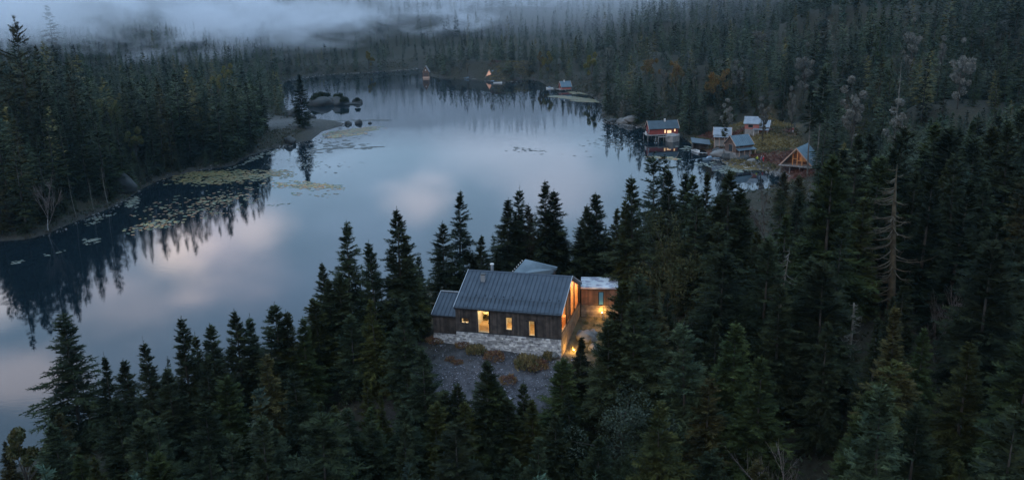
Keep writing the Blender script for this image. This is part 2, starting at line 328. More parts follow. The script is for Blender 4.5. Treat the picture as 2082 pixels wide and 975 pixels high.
blend(blob(PP, HP(-5, 12)[:2], (7, 6)) * .8, (.13, .085, .04))                                       # dry grass behind the house
blend(blob(PP, HP(14, 4)[:2], (5, 6)) * .9, (.16, .12, .06))
KN = [G(*p, 3)[:2] for p in ((1395, 268), (1450, 258), (1500, 262), (1560, 250), (1610, 275), (1645, 300), (1665, 340), (1600, 356), (1540, 345), (1480, 335), (1440, 318), (1400, 296))]
kn = inpoly(PP, KN).astype(float); nn = np.array([mnoise.noise((x * .09, y * .06, 0)) for x, y in PP])
blend(kn * .9, (.09, .062, .03)); blend(kn * np.clip(nn * 3, 0, .9), (.10, .042, .03)); blend(kn * np.clip(-nn * 3 - .2, 0, .9), (.13, .095, .038))
me = bpy.data.meshes.new('ground'); nx, ny = len(gx), len(gy)
V = np.column_stack([PP, ZZ]); idx = np.arange(nx * ny).reshape(ny, nx)
Fq = np.stack([idx[:-1, :-1], idx[:-1, 1:], idx[1:, 1:], idx[1:, :-1]], -1).reshape(-1, 4)
me = np_mesh('ground', V, Fq, M['ground']); me.polygons.foreach_set('use_smooth', [True] * len(me.polygons))
ca = me.color_attributes.new('Col', 'FLOAT_COLOR', 'POINT'); ca.data.foreach_set('color', np.column_stack([colr, np.ones(len(colr))]).astype(np.float32).ravel())
o = bpy.data.objects.new('ground', me); COL.objects.link(o); tag(o, kind='structure')
w = MB().add([(-320, 40, 0), (260, 40, 0), (260, 680, 0), (-320, 680, 0)], [(0, 1, 2, 3)]).build('lake', M['water']); tag(w, kind='structure')

# ------------------------------------------------------------------ haze and mist
def haze_box():
    m = bpy.data.materials.new('haze_air'); m.use_nodes = True; n = m.node_tree.nodes; n.remove(n['Principled BSDF'])
    v = n.new('ShaderNodeVolumePrincipled'); v.inputs['Color'].default_value = (.42, .74, .92, 1); v.inputs['Density'].default_value = HAZE; v.inputs['Anisotropy'].default_value = .2
    m.node_tree.links.new(v.outputs[0], n['Material Output'].inputs['Volume'])
    o = MB().box(-1600, 1600, -400, 2150, -5, 160).build('haze', m); tag(o, kind='stuff')
HAZE = .00007
haze_box()
def mist(cx, cyy, cz, sx, sy, sz, dens, seed, rz=0, nscale=35, thr=.48):
    m = bpy.data.materials.new('mist_bank'); m.use_nodes = True; n = m.node_tree.nodes; L = m.node_tree.links; n.remove(n['Principled BSDF'])
    v = n.new('ShaderNodeVolumePrincipled'); v.inputs['Color'].default_value = (.93, .95, 1, 1); v.inputs['Anisotropy'].default_value = 0
    tc = n.new('ShaderNodeTexCoord'); mp = n.new('ShaderNodeMapping'); mp.inputs['Location'].default_value = (seed * 3.7, seed * 1.3, seed); mp.inputs['Scale'].default_value = (sx / nscale, sy / nscale, sz / nscale / .5)
    L.new(tc.outputs['Object'], mp.inputs[0]); nz = n.new('ShaderNodeTexNoise'); nz.inputs['Scale'].default_value = 1; nz.inputs['Detail'].default_value = 5; nz.inputs['Roughness'].default_value = .6; nz.inputs['Distortion'].default_value = .6; L.new(mp.outputs[0], nz.inputs[0])
    ln = n.new('ShaderNodeVectorMath'); ln.operation = 'LENGTH'; L.new(tc.outputs['Object'], ln.inputs[0])
    fo = n.new('ShaderNodeMapRange'); fo.inputs[1].default_value = 1; fo.inputs[2].default_value = .35; L.new(ln.outputs['Value'], fo.inputs[0])
    nr = n.new('ShaderNodeMapRange'); nr.inputs[1].default_value = thr; nr.inputs[2].default_value = thr + .18; L.new(nz.outputs[0], nr.inputs[0])
    m1 = n.new('ShaderNodeMath'); m1.operation = 'MULTIPLY'; L.new(fo.outputs[0], m1.inputs[0]); L.new(nr.outputs[0], m1.inputs[1])
    m2 = n.new('ShaderNodeMath'); m2.operation = 'MULTIPLY'; m2.inputs[1].default_value = dens; L.new(m1.outputs[0], m2.inputs[0]); L.new(m2.outputs[0], v.inputs['Density'])
    L.new(v.outputs[0], n['Material Output'].inputs['Volume'])
    b = MB(); k, r = 16, 8
    b.v.append((0, 0, -1))
    for i in range(1, r):
        ph = -math.pi / 2 + math.pi * i / r
        for j in range(k): b.v.append((math.cos(ph) * math.cos(2 * math.pi * j / k), math.cos(ph) * math.sin(2 * math.pi * j / k), math.sin(ph)))
    b.v.append((0, 0, 1)); T = len(b.v) - 1
    for j in range(k):
        b.f.append((0, 1 + (j + 1) % k, 1 + j)); b.f.append((T, 1 + (r - 2) * k + j, 1 + (r - 2) * k + (j + 1) % k))
        for i in range(r - 2): b.f.append((1 + i * k + j, 1 + i * k + (j + 1) % k, 1 + (i + 1) * k + (j + 1) % k, 1 + (i + 1) * k + j))
    o = b.build('mist', m); o.location = (cx, cyy, cz); o.scale = (sx, sy, sz); o.rotation_euler = (0, 0, rz); tag(o, kind='stuff')
MIST = True
if MIST:
    mist(-290, 530, 34, 230, 90, 36, .075, 1.0, .1, 46, .45)      # bank behind the left ridge
    mist(-150, 620, 34, 100, 60, 28, .09, 2.0, .15, 36, .48)
    mist(-46, 700, 26, 50, 34, 28, .10, 3.3, .0, 24, .50)         # wisps over the inlet
    mist(10, 790, 38, 70, 30, 16, .05, 4.1, .0, 26, .50)
    mist(125, 640, 50, 80, 30, 12, .08, 5.2, .1, 26, .47)         # cap on the right hill
    mist(-230, 340, 42, 110, 70, 18, .020, 6.2, .1, 34, .43)      # torn sheet over the left ridge
    mist(230, 560, 55, 330, 170, 60, .0022, 8.3, .0, 200, .05)    # faint veil on the upper right hill
    mist(-60, 900, 30, 460, 250, 70, .016, 7.7, .0, 230, .05)     # thin veil filling the valley behind

# ------------------------------------------------------------------ the timber house
def rect_cells(u0, u1, v0, v1, holes):
    us = sorted({u0, u1, *[h[0] for h in holes], *[h[1] for h in holes]}); vs_ = sorted({v0, v1, *[h[2] for h in holes], *[h[3] for h in holes]})
    for a, b in zip(us[:-1], us[1:]):
        for c, d in zip(vs_[:-1], vs_[1:]):
            m, k = (a + b) / 2, (c + d) / 2
            if not any(h[0] < m < h[1] and h[2] < k < h[3] for h in holes): yield a, b, c, d
def boards(mb, fn, u0, u1, v0, v1, holes, w=.155, seed=0, top=None):
    rr = random.Random(seed); u = u0
    while u < u1 - .02:
        e = min(u + w * rr.uniform(.8, 1.15), u1); m = (u + e) / 2; vt = v1 if top is None else top(m)
        cuts = sorted((h[2], h[3]) for h in holes if h[0] < e - .01 and h[1] > u + .01); c = v0; dep = rr.uniform(.022, .04)
        for a, b in cuts + [(vt, vt)]:
            if a - c > .03: fn(mb, u + .006, e - .006, c, min(a, vt), dep)
            c = max(c, b)
        u = e
def stones(mb, fn, u0, u1, bot, top, seed, h0=.105):
    rr = random.Random(seed); v = bot
    while v < top - .03:
        h = min(h0 * rr.uniform(.6, 1.5), top - v)
        if top - v - h < .04: h = top - v
        u = u0
        while u < u1 - .02:
            e = min(u + rr.uniform(.12, .55), u1)
            if u1 - e < .1: e = u1
            fn(mb, u + .008, e - .008, v + .007, v + h - .007, rr.uniform(.02, .07)); u = e
        v += h
def timber_house():
    T = empty('timber_house', (HX, HY, HZ), HYAW, 'dark timber house on a pale stone base with lit windows and a zinc seam roof', 'house')
    L, W, h, rise = HL, HW, HH, HR; rh = h + rise
    win = [(.57, 1.27, .90, 1.40), (2.2, 3.3, .06, 2.30), (4.97, 5.55, .55, 1.80), (7.2, 7.75, .15, 1.60)]
    # walls: solid cores with real openings, then cladding boards
    wb = MB()
    for a, b, c, d in rect_cells(0, L, 0, h, win): wb.box(a, b, .04, .24, c, d)
    wb.box(0, L, W - .22, W, 0, h)
    gab = [(0, .24, 0), (0, W - .22, 0), (0, W - .22, h - .02), (0, W / 2, rh - .12), (0, .24, h - .02)]
    wb.prism(gab, (.2, 0, 0))
    wb.build('wall', M['black'], T)
    cb = MB(); boards(cb, lambda m, a, b, c, d, t: m.box(a, b, -t, .04, c, d), 0, L, .07, h - .1, [(a - .05, b + .05, c - .05, d + .05) for a, b, c, d in win], seed=3)
    slope = lambda y: h + rise * (1 - abs(y - W / 2) / (W / 2)) - .2
    boards(cb, lambda m, a, b, c, d, t: m.box(-t, .0, a, b, c, d), 0, W, .05, 0, [], seed=5, top=slope)
    cb.build('cladding', M['wood'], T)
    t = MB(); t.box(-.05, L + .06, -.055, .03, -.0, .066); t.box(-.05, L + .06, -.06, .03, h - .1, h - .0); t.box(L + .0, L + .035, -.05, .2, .07, h - .1); t.build('trim', M['black'], T)
    # stone plinth
    zb = -2.4
    pb = MB().box(.03, L - .03, .0, W, zb, -.005); pb.build('plinth_core', M['mortar'], T)
    sb = MB(); stones(sb, lambda m, a, b, c, d, t: m.box(a, b, -.05 - t, .0, c, d), 0, L + .03, zb, -.0, 7, .12)
    sb.build('stone_base', M['stone'], T)
    cp = MB(); 
    for k in range(12): cp.box(L - .03, L + .03 + .012 * (k % 2), .0, W, zb + k * .2, zb + k * .2 + .19)
    cp.build('side_wall', M['plaster'], T)
    # roof
    e = .16; tx = (-.12, L + .12); th = .2
    def slab(side):
        s = -1 if side == 0 else 1; y0 = W / 2; y1 = (-e if side == 0 else W + e); z1 = h - e * rise / (W / 2)
        return [(tx[0], y0, rh), (tx[0], y1, z1), (tx[0], y1, z1 - .14), (tx[0], y0, rh - th)]
    rb = MB(); rb.prism(slab(0), (tx[1] - tx[0], 0, 0)); rb.prism(slab(1), (tx[1] - tx[0], 0, 0))
    dirv = Vector((0, -W / 2 - e, -(rise + e * rise / (W / 2)))); ln = dirv.length; dn = dirv.normalized(); nrm = Vector((0, -dn.z, dn.y)); nrm = nrm if nrm.z > 0 else -nrm
    def rp(u, s, up=0):                        # point on the front roof plane: u along, s metres down from the ridge
        p = Vector((u, W / 2, rh)) + dn * s + nrm * up; return p
    k = 25
    for i in range(k + 1):
        u = tx[0] + .03 + (tx[1] - tx[0] - .06) * i / k
        for sgn in (1, -1):
            q = [rp(u - .016, .04, .0), rp(u + .016, .04, .0), rp(u + .016, .04, .06), rp(u - .016, .04, .06)]
            dv = dn * (ln - .06)
            if sgn < 0: q = [Vector((p.x, W - p.y, p.z)) for p in q][::-1]; dv = Vector((dv.x, -dv.y, dv.z))
            rb.prism(q, dv)
    rb.prism([(tx[0], W / 2 - .12, rh - .03), (tx[0], W / 2 + .12, rh - .03), (tx[0], W / 2, rh + .075)], (tx[1] - tx[0], 0, 0))
    roof = rb.build('roof', M['seam'], T)
    for sgn in (0, 1):
        for x0 in (tx[0] - .05, tx[1]):
            vb = MB()
            y1 = -e if sgn == 0 else W + e; z1 = h - e * rise / (W / 2)
            vb.prism([(x0, W / 2, rh + .09), (x0, y1, z1 + .09), (x0, y1, z1 - .0), (x0, W / 2, rh + .0)], (.055, 0, 0))
            vb.build('verge_trim', M['steel'], roof)
    gut = MB(); gut.box(tx[0], tx[1], -e - .1, -e - .005, h - .21, h - .10); gut.build('gutter', M['black'], roof)
    # snow guards: a perforated low fence with brackets low on the roof
    sg = MB()
    for s in (ln - 1.35, ln - 1.2): sg.tube([rp(.25, s, .24), rp(L - .25, s, .24)], .012, 4)
    for i in range(24):
        u = .35 + i * (L - .7) / 23; a = rp(u, ln - 1.45, .03); b_ = rp(u, ln - 1.2, .26); c_ = rp(u, ln - .85, .03)
        sg.tube([a, b_], .017, 4); sg.tube([b_, c_], .017, 4)
    sg.build('snow_guard', M['black'], roof)
    for i in range(11):
        p = rp(.75 + i * .9, ln - 1.85, .0); MB().tube([p, p + nrm * .08], .055, 7).build('vent_cap', M['black'], roof)
    ch = MB(); c = rp(1.85, 1.35); ch.box(c.x - .28, c.x + .16, c.y - .2, c.y + .25, c.z - .35, c.z + .62)
    cho = ch.build('chimney', M['steel'], roof)
    MB().box(c.x - .31, c.x + .19, c.y - .23, c.y + .28, c.z + .622, c.z + .68).build('chimney_cap', M['black'], cho)
    fl = MB().tube([(2.05, W / 2 + .9, rh - .6), (2.05, W / 2 + .9, rh + .42)], .15, 12); flo = fl.build('flue_pipe', M['steel'], roof, smooth=False)
    MB().tube([(2.05, W / 2 + .9, rh + .42), (2.05, W / 2 + .9, rh + .52)], [.21, .21], 14).build('flue_cap', M['trim_white'], flo)
    # windows
    for i, (a, b, c, d) in enumerate(win):
        f = MB(); t_ = .05
        for x0, x1, z0, z1 in ((a - t_, b + t_, c - t_, c), (a - t_, b + t_, d, d + t_), (a - t_, a, c, d), (b, b + t_, c, d)): f.box(x0, x1, -.075, .10, z0, z1)
        if i == 0: f.box(.89, .95, -.02, .08, c, d)
        fr = f.build('window_frame', M['black'], T)
        if i == 0: fr['label'] = 'small two pane window'
        if i == 1: fr['label'] = 'tall lit picture window'
        MB().box(a, b, .03, .045, c, d).build('pane', M['glass'], fr)
        rv = MB(); rv.box(a + .0, a + .025, .06, .34, c, d); rv.box(b - .025, b, .06, .34, c, d); rv.box(a + .025, b - .025, .06, .34, c, c + .025)
        rv.build('reveal', M['cream'], fr)
    for u, z in ((.78, 1.98), (6.9, 1.55), (9.4, 2.0)): MB().box(u, u + .2, -.09, -.045, z, z + .13).build('wall_vent', M['black'], T)
    # rooms behind the windows
    rm = MB(); rm.box(.24, L - .1, .24, W - .22, -.004, .05)
    rm.build('floor_boards', M['warmwood'], T)
    pw = MB(); pw.box(.22, L - 2.4, 3.2, 3.3, .05, h); pw.box(1.6, 1.7, .24, 3.2, .05, h); pw.box(4.2, 4.3, .24, 3.2, .05, h); pw.box(6.4, 6.5, .24, 3.2, .05, h); pw.box(L - 2.4, L - 2.3, .24, W - .25, .05, h + .0)
    pw.build('partition', M['cream'], T)
    cl = MB().box(.22, L - 2.35, .24, W - .25, h - .12, h - .04); cl.build('ceiling', M['cream'], T)
    ch2 = MB(); ch2.tube([(3.1, 1.9, .05), (3.1, 1.9, .7)], .05, 6); ch2.tube([(2.85, 1.4, .45), (3.15, 1.5, .95), (3.4, 1.6, .5)], .12, 6); ch2.build('lounge_chair', M['black'], T)
    gb = MB(); gb.add([(2.62 + .35 * math.cos(a), 1.2 + .35 * math.sin(a), .95 + .3 * math.sin(3 * a) + k * .18) for k in range(4) for a in [k + j * 1.05 for j in range(6)]], [(k * 6 + j, k * 6 + (j + 1) % 6, k * 6 + (j + 3) % 6) for k in range(4) for j in range(6)]); gb.build('houseplant', M['leaf'], T)
    # glazed gable
    x = L; ga = MB(); fz = .62
    zt = lambda y: h + rise * (1 - abs(y - W / 2) / (W / 2)) - .32
    ys = [.25, 2.6, 6.2, W - .45]
    for i, y in enumerate(ys):
        wd = .09
        ga.prism([(x - .1, y - wd / 2, fz), (x - .1, y + wd / 2, fz), (x - .1, y + wd / 2, zt(y + wd / 2)), (x - .1, y - wd / 2, zt(y - wd / 2))], (.12, 0, 0))
    ga.box(x - .1, x + .04, 0.2, W - .0, fz - .16, fz)
    for y0, y1 in ((.2, W / 2), (W / 2, W)):
        ga.prism([(x - .12, y0, zt(y0) - .02), (x - .12, y1, zt(y1) - .02), (x - .12, y1, zt(y1) + .2), (x - .12, y0, zt(y0) + .2)], (.15, 0, 0))
    ga.prism([(x - .1, W - .45, fz), (x - .1, W, fz), (x - .1, W, zt(W)), (x - .1, W - .45, zt(W - .45))], (.13, 0, 0))
    gf = ga.build('gable_window', M['black'], T)
    gp = MB().add([(x - .02, .25, fz), (x - .02, W - .45, fz), (x - .02, W - .45, zt(W - .45)), (x - .02, W / 2, zt(W / 2)), (x - .02, .25, zt(.25))], [(0, 1, 2, 3, 4)]); gp.build('gable_pane', M['glass'], gf)
    gw = MB()
    for k in range(4): gw.box(x - .1, x + .03 + .01 * (k % 2), 0, W, .0 + k * (fz - .16) / 4, (k + 1) * (fz - .16) / 4 - .01)
    gw.build('gable_parapet', M['plaster'], T)
    it = MB(); it.box(x - 2.28, x - .2, 6.9, 7.05, .05, 3.4); it.box(x - 2.28, x - .2, W - .5, W - .26, .05, h + .1)
    it.prism([(x - 2.28, .3, .05), (x - 2.28, W - .3, .05), (x - 2.28, W - .3, h), (x - 2.28, W / 2, rh - .3), (x - 2.28, .3, h)], (.05, 0, 0)); it.build('pine_panel', M['warmwood'], T)
    MB().box(x - 1.9, x - .2, 2.9, 3.5, .05, 1.15).build('bench', M['orange_timber'], T)
    MB().tube([(x - .42, 5.0, .05), (x - .42, 5.0, rh - .4)], [.30, .28], 12).build('stove_column', M['darkwall'], T)
    def lamp(loc, p, r=.12, colr=(1, .80, .46)):
        d = bpy.data.lights.new('room_lamp', 'POINT'); d.energy = p; d.color = colr; d.shadow_soft_size = r
        l = bpy.data.objects.new('room_lamp', d); COL.objects.link(l); l.parent = T; l.location = loc
    lamp((.95, 1.2, 1.9), 70); lamp((2.75, 1.3, 2.1), 170); lamp((5.3, 1.4, 2.1), 110); lamp((7.45, .9, 2.0), 70)
    lamp((L - 1.2, 2.2, 2.4), 280, colr=(1, .58, .28)); lamp((L - 1.0, 5.2, 3.0), 380, colr=(1, .52, .2)); lamp((L - 1.2, 8.0, 2.4), 250, colr=(1, .5, .2))
    # side wing on the left
    ew, eL, eh, er, ez, ey = 5.6, 2.45, 1.95, 1.35, -.5, .35
    x0 = -eL
    eb = MB(); eb.box(x0, -.06, ey + .03, ey + .2, ez, ez + eh); eb.box(x0, -.06, ey + ew - .2, ey + ew, ez, ez + eh); eb.prism([(x0, ey + .2, ez), (x0, ey + ew - .2, ez), (x0, ey + ew - .2, ez + eh), (x0, ey + ew / 2, ez + eh + er - .15), (x0, ey + .2, ez + eh)], (.2, 0, 0)); eb.build('wing_wall', M['black'], T)
    ec = MB(); boards(ec, lambda m, a, b, c, d, t: m.box(a, b, ey - t, ey + .03, c, d), x0, -.06, ez + .05, ez + eh - .08, [], seed=11)
    boards(ec, lambda m, a, b, c, d, t: m.box(x0 - t, x0, a, b, c, d), ey, ey + ew, ez + .05, 0, [], seed=12, top=lambda y: ez + eh + er * (1 - abs(y - ey - ew / 2) / (ew / 2)) - .15)
    ec.build('wing_cladding', M['wood'], T)
    es = MB(); stones(es, lambda m, a, b, c, d, t: m.box(a, b, ey - .02 - t, ey + .02, c, d), x0, -.06, zb + .0, ez, 17)
    stones(es, lambda m, a, b, c, d, t: m.box(x0 - t, x0 + .02, a, b, c, d), ey, ey + ew, zb, ez, 18); es.build('wing_base', M['stone'], T)
    MB().box(x0 + .03, -.06, ey + .03, ey + ew, zb, ez - .01).build('wing_core', M['mortar'], T)
    er_ = MB(); zt2 = ez + eh + er; el = (x0 - .12, .02 - .06)
    for s in (-1, 1):
        y1 = ey + ew / 2 + s * (ew / 2 + .12); z1 = ez + eh - .12 * er / (ew / 2)
        er_.prism([(el[0], ey + ew / 2, zt2), (el[0], y1, z1), (el[0], y1, z1 - .12), (el[0], ey + ew / 2, zt2 - .16)], (el[1] - el[0], 0, 0))
        for i in range(7):
            u = el[0] + .02 + (el[1] - el[0] - .05) * i / 6; er_.prism([(u - .016, ey + ew / 2, zt2), (u - .016, y1, z1), (u - .016, y1, z1 + .055), (u - .016, ey + ew / 2, zt2 + .055)], (.032, 0, 0))
    wr = er_.build('wing_roof', M['seam'], T)
    wv = MB()
    y1 = ey - .12; z1 = ez + eh - .12 * er / (ew / 2)
    wv.prism([(el[0] - .05, ey + ew / 2, zt2 + .08), (el[0] - .05, y1, z1 + .08), (el[0] - .05, y1, z1), (el[0] - .05, ey + ew / 2, zt2)], (.055, 0, 0)); wv.box(el[0], el[1], ey + ew / 2 - .08, ey + ew / 2 + .08, zt2 + .0, zt2 + .08)
    wv.build('wing_verge', M['steel'], wr)
    MB().box(el[0], el[1], y1 - .09, y1 - .004, z1 - .14, z1 - .02).build('wing_gutter', M['black'], wr)
    return T
timber_house()

def back_building():
    b = [G(1042, 556, 15.9), G(1067.4, 528, 16.9), G(1133, 543.7, 16.9), G(1116, 562, 15.9)]
    cx_ = sum(p[0] for p in b) / 4; cy_ = sum(p[1] for p in b) / 4; g = tz(cx_, cy_)
    T = empty('back_shed', (cx_, cy_, g), 0, 'ribbed metal roofed building just behind the ridge of the timber house', 'shed')
    P = [Vector((p[0] - cx_, p[1] - cy_, p[2] - g)) for p in b]; A, B, C, D = P
    m = MB(); m.prism([A, D, C, B], (0, 0, -.14))
    n = 24
    for i in range(n + 1):
        t = i / n; a = A.lerp(B, t); d = D.lerp(C, t); ax = (B - A).normalized() * .06
        m.prism([a - ax, a + ax, a + ax + Vector((0, 0, .055)), a - ax + Vector((0, 0, .055))], d - a)
    r = m.build('roof', M['seam2'], T)
    w_ = MB(); c = sum(P, Vector()) / 4; Q = [p.lerp(c, .08) for p in P]
    for i in range(4):
        a, b_ = Q[i], Q[(i + 1) % 4]; inn = (c - (a + b_) / 2); inn.z = 0; inn = inn.normalized() * .15
        w_.prism([(a.x, a.y, -.4), (b_.x, b_.y, -.4), (b_.x, b_.y, b_.z - .16), (a.x, a.y, a.z - .16)], inn)
    w_.build('wall', M['wood'], T)
    for i in range(6):
        p = A.lerp(B, .12 + i * .15) + Vector((-.12, 0, .06)); MB().box(p.x - .05, p.x + .05, p.y - .05, p.y + .05, p.z, p.z + .1).build('string_light_dot', M['trim_white'], r)  # white boxes for a string of small lights, glow only as pale paint
back_building()

def annex():
    z0 = 13.35; a = Vector(G(1182.5, 619, z0)); g = tz(a.x, a.y); yaw = -.10
    T = empty('annex', (a.x, a.y, z0), yaw, 'small flat roofed brown timber annex right of the house with a blue door', 'annex')
    L, W, h = 3.6, 3.3, 1.75
    m = MB().box(0, L, .03, W, 0, h); m.build('wall', M['black'], T)
    c = MB(); dr = (1.72, 2.22, .0, 1.42)
    boards(c, lambda mm, a0, b0, c0, d0, t: mm.box(a0, b0, -t, .03, c0, d0), 0, L, 0, h - .03, [dr], seed=21); boards(c, lambda mm, a0, b0, c0, d0, t: mm.box(-t, .0, a0, b0, c0, d0), 0, W, 0, h - .03, [], seed=22)
    c.build('cladding', M['wood_red'], T)
    d = MB().box(dr[0] + .04, dr[1] - .04, .0, .028, .04, dr[3] - .04).build('door', mat('blue_door_glass', (.05, .17, .30), .3), T)
    MB().box(dr[0], dr[1], -.03, .025, dr[3] - .038, dr[3]).box(dr[0], dr[0] + .04, -.03, .025, 0, dr[3] - .04).box(dr[1] - .04, dr[1], -.03, .025, 0, dr[3] - .04).build('door_frame', M['black'], d)
    MB().box(-.1, L + .1, -.12, W + .1, h, h + .13).build('roof', mat('wet_sky_toned_roof', (.55, .58, .6), .18, (.30, .30, .36), 1.1, metal=0, lo=.47, hi=.55), T)  # wet sheet; the sky it mirrors is put into its pale colour
    MB().box(-.12, L + .12, -.14, W + .12, h - .08, h - .001).build('fascia', M['black'], T)
    b = MB()
    for k in range(9): b.box(-.05, L + .1, -.06 - .015 * (k % 2), W, -2.0 + k * .22, -2.0 + k * .22 + .212)
    b.build('retaining_wall', M['plaster'], T)
    p = MB().tube([(2.2, -.9, -2.2), (2.2, -.9, .1)], .03, 6); p.build('railing_post', M['steel'], T)
annex()
def garden_lamp(loc, power, label, size=.06, colr=(1, .55, .14)):
    T = empty('garden_lamp', loc, 0, label, 'lamp', 'small garden lamps right of the house')
    MB().tube([(0, 0, -.3), (0, 0, .16)], .03, 6).build('post', M['black'], T); MB().tube([(0, 0, .16), (0, 0, .2)], [.05, .05], 8).build('bulb', M['bulb'], T)
    d = bpy.data.lights.new('garden_light', 'POINT'); d.energy = power; d.color = colr; d.shadow_soft_size = size; l = bpy.data.objects.new('garden_light', d); COL.objects.link(l); l.parent = T; l.location = (0, 0, .32)
for (a, b, pw_, lb) in ((HL + .9, 1.4, 150, 'low garden lamp glowing amber at the front foot of the glazed gable'), (HL + 1.0, 4.4, 90, 'low garden lamp lighting the earth midway along the glazed gable')):
    p = HP(a, b); garden_lamp((p[0], p[1], tz(p[0], p[1]) + .05), pw_, lb)
p = Vector(G(1224, 642, 12.3)); garden_lamp((p.x, p.y, tz(p.x, p.y) + .5), 85, 'low garden lamp lighting the retaining wall under the annex')

def rock_mesh(seed, mt, sub=3, rough=.35):
    import bmesh
    bm = bmesh.new(); bmesh.ops.create_icosphere(bm, subdivisions=sub, radius=1)
    o = Vector((seed * 5.1, seed * 2.3, seed))
    for v in bm.verts:
        d = mnoise.noise(v.co * 1.1 + o) * rough + mnoise.noise(v.co * 3 + o) * rough * .35 + mnoise.cell(v.co * 1.6 + o) * rough * .3
        v.co *= 1 + d; v.co.z = max(v.co.z, -.4)
    me = bpy.data.meshes.new('rock'); bm.to_mesh(me); bm.free(); me.polygons.foreach_set('use_smooth', [True] * len(me.polygons)); me.materials.append(mt); return me
RK = [rock_mesh(i, M['rock']) for i in range(4)]; RKD = [rock_mesh(i + 7, M['rock_dark']) for i in range(4)]
def rock(px, py, z, sx, sy, sz, label, i=0, dark=False, group=None, rz=0.0, loc=None, name='boulder'):
    p = loc or G(px, py, z); o = bpy.data.objects.new(name, (RKD if dark else RK)[i % 4]); COL.objects.link(o)
    o.location = (p[0], p[1], (max(tz(p[0], p[1]), -.15) if loc is None else p[2]) + sz * .15); o.scale = (sx, sy, sz); o.rotation_euler = (0, 0, rz); tag(o, label, 'rock', group); return o
for (px, py, s, lb, i) in ((1194, 697, .95, 'large round boulder among the pale rocks right of the garden lamp glow', 0), (1208, 712, .7, 'grey boulder nearest the camera right of the glazed gable', 1), (1183, 690, .55, 'small boulder closest to the amber lamp glow', 2), (1128, 724, .62, 'pale pointed rock against the right end of the stone base', 3), (1206, 690, .6, 'boulder tucked behind the large round one right of the house', 1)):
    rock(px, py, 11.3, s, s * .8, s * .75, lb, i, group='boulders right of the house', rz=i * 1.3)

def shrub_mesh(seed, mt, n=900, size=.11, flat=.6, up=.5):
    rr = np.random.RandomState(seed); d = rr.normal(size=(n, 3)); d /= np.linalg.norm(d, axis=1)[:, None]; d[:, 2] = np.abs(d[:, 2])
    lump = 1 + .25 * np.sin(d[:, 0] * 5 + seed) * np.cos(d[:, 1] * 4 + seed * 2)
    r = rr.uniform(.45, 1, n) ** .5 * lump; c = d * r[:, None]; c[:, 2] *= flat
    t = d * .6 + rr.normal(size=(n, 3)) * .5 + np.array([0, 0, up]); t /= np.linalg.norm(t, axis=1)[:, None]; s = np.cross(t, rr.normal(size=(n, 3))); s /= np.linalg.norm(s, axis=1)[:, None]
    L = size * rr.uniform(.6, 1.5, n)[:, None]; V = np.stack([c - s * L * .35, c + s * L * .35, c + t * L * 1.6], 1).reshape(-1, 3)
    return np_mesh('shrub', V, np.arange(3 * n).reshape(-1, 3), mt)
SH = [shrub_mesh(i, M['heather']) for i in range(3)]; SG = [shrub_mesh(i + 5, M['drygrass'], 1100, .16, .8, 1.4) for i in range(3)]
def shrub(px, py, s, lb, kind='h', i=0, z=10.6, loc=None, group='low shrubs on the gravel in front of the house', tint=None):
    p = loc or G(px, py, z)
    o = bpy.data.objects.new('heather_shrub' if kind == 'h' else 'grass_tussock', (SH if kind == 'h' else SG)[i % 3]); COL.objects.link(o); o.location = (p[0], p[1], tz(p[0], p[1]) - .03); o.scale = (s, s * .9, s * .85); o.rotation_euler = (0, 0, i * 2.1)
    if tint: o.color = (*tint, 1)
    tag(o, lb, 'shrub' if kind == 'h' else 'grass tussock', group)
for a in ((887, 712, .95, 'dark russet heather clump at the left corner of the wing base', 'h', 0), (905, 706, .8, 'low heather clump under the wing stone base, second from left', 'h', 1), (942, 722, .85, 'dark round heather clump left of the orange grass tussock', 'h', 2), (968, 729, .95, 'bright orange dry grass tussock on the gravel', 'g', 0), (1006, 738, 1.1, 'dark red heather clump near the middle of the stone base', 'h', 1),
          (1073, 750, 1.35, 'large golden brown shrub on the gravel below the right window', 'g', 1), (1092, 752, 1.2, 'dark red heather touching the golden shrub on its right', 'h', 0), (1034, 770, .95, 'low brown heather clump at the foot of the gravel slope', 'h', 2), (917, 738, .6, 'small black green shrub on the left of the gravel', 'h', 1), (932, 742, .6, 'second small dark shrub on the left of the gravel', 'h', 0), (950, 712, .7, 'dark shrub close to the stone base left of its middle', 'h', 0), (1118, 738, .8, 'brown shrub beside the pale pointed rock', 'g', 2)):
    shrub(*a)
tuft = []
rr = random.Random(5)
tv = []; 
for k in range(260):
    a, b = rr.uniform(-9, 20), rr.uniform(7, 20)
    if rr.random() < .45: a, b = rr.uniform(11, 17), rr.uniform(-2, 9)
    if 0 < a < 11 and b < 10: continue
    p = HP(a, b); z = tz(p[0], p[1])
    for j in range(16):
        an = rr.uniform(0, 6.28); r = rr.uniform(.02, .25); q = (p[0] + r * math.cos(an), p[1] + r * math.sin(an)); hh = rr.uniform(.2, .55); tv += [(q[0] - .02, q[1], z - .02), (q[0] + .03, q[1] + .01, z - .02), (q[0] + rr.uniform(-.2, .2), q[1] + rr.uniform(-.2, .2), z + hh)]
o = bpy.data.objects.new('dry_grass', np_mesh('dry_grass', tv, np.arange(len(tv)).reshape(-1, 3), M['drygrass'])); COL.objects.link(o); tag(o, kind='stuff')
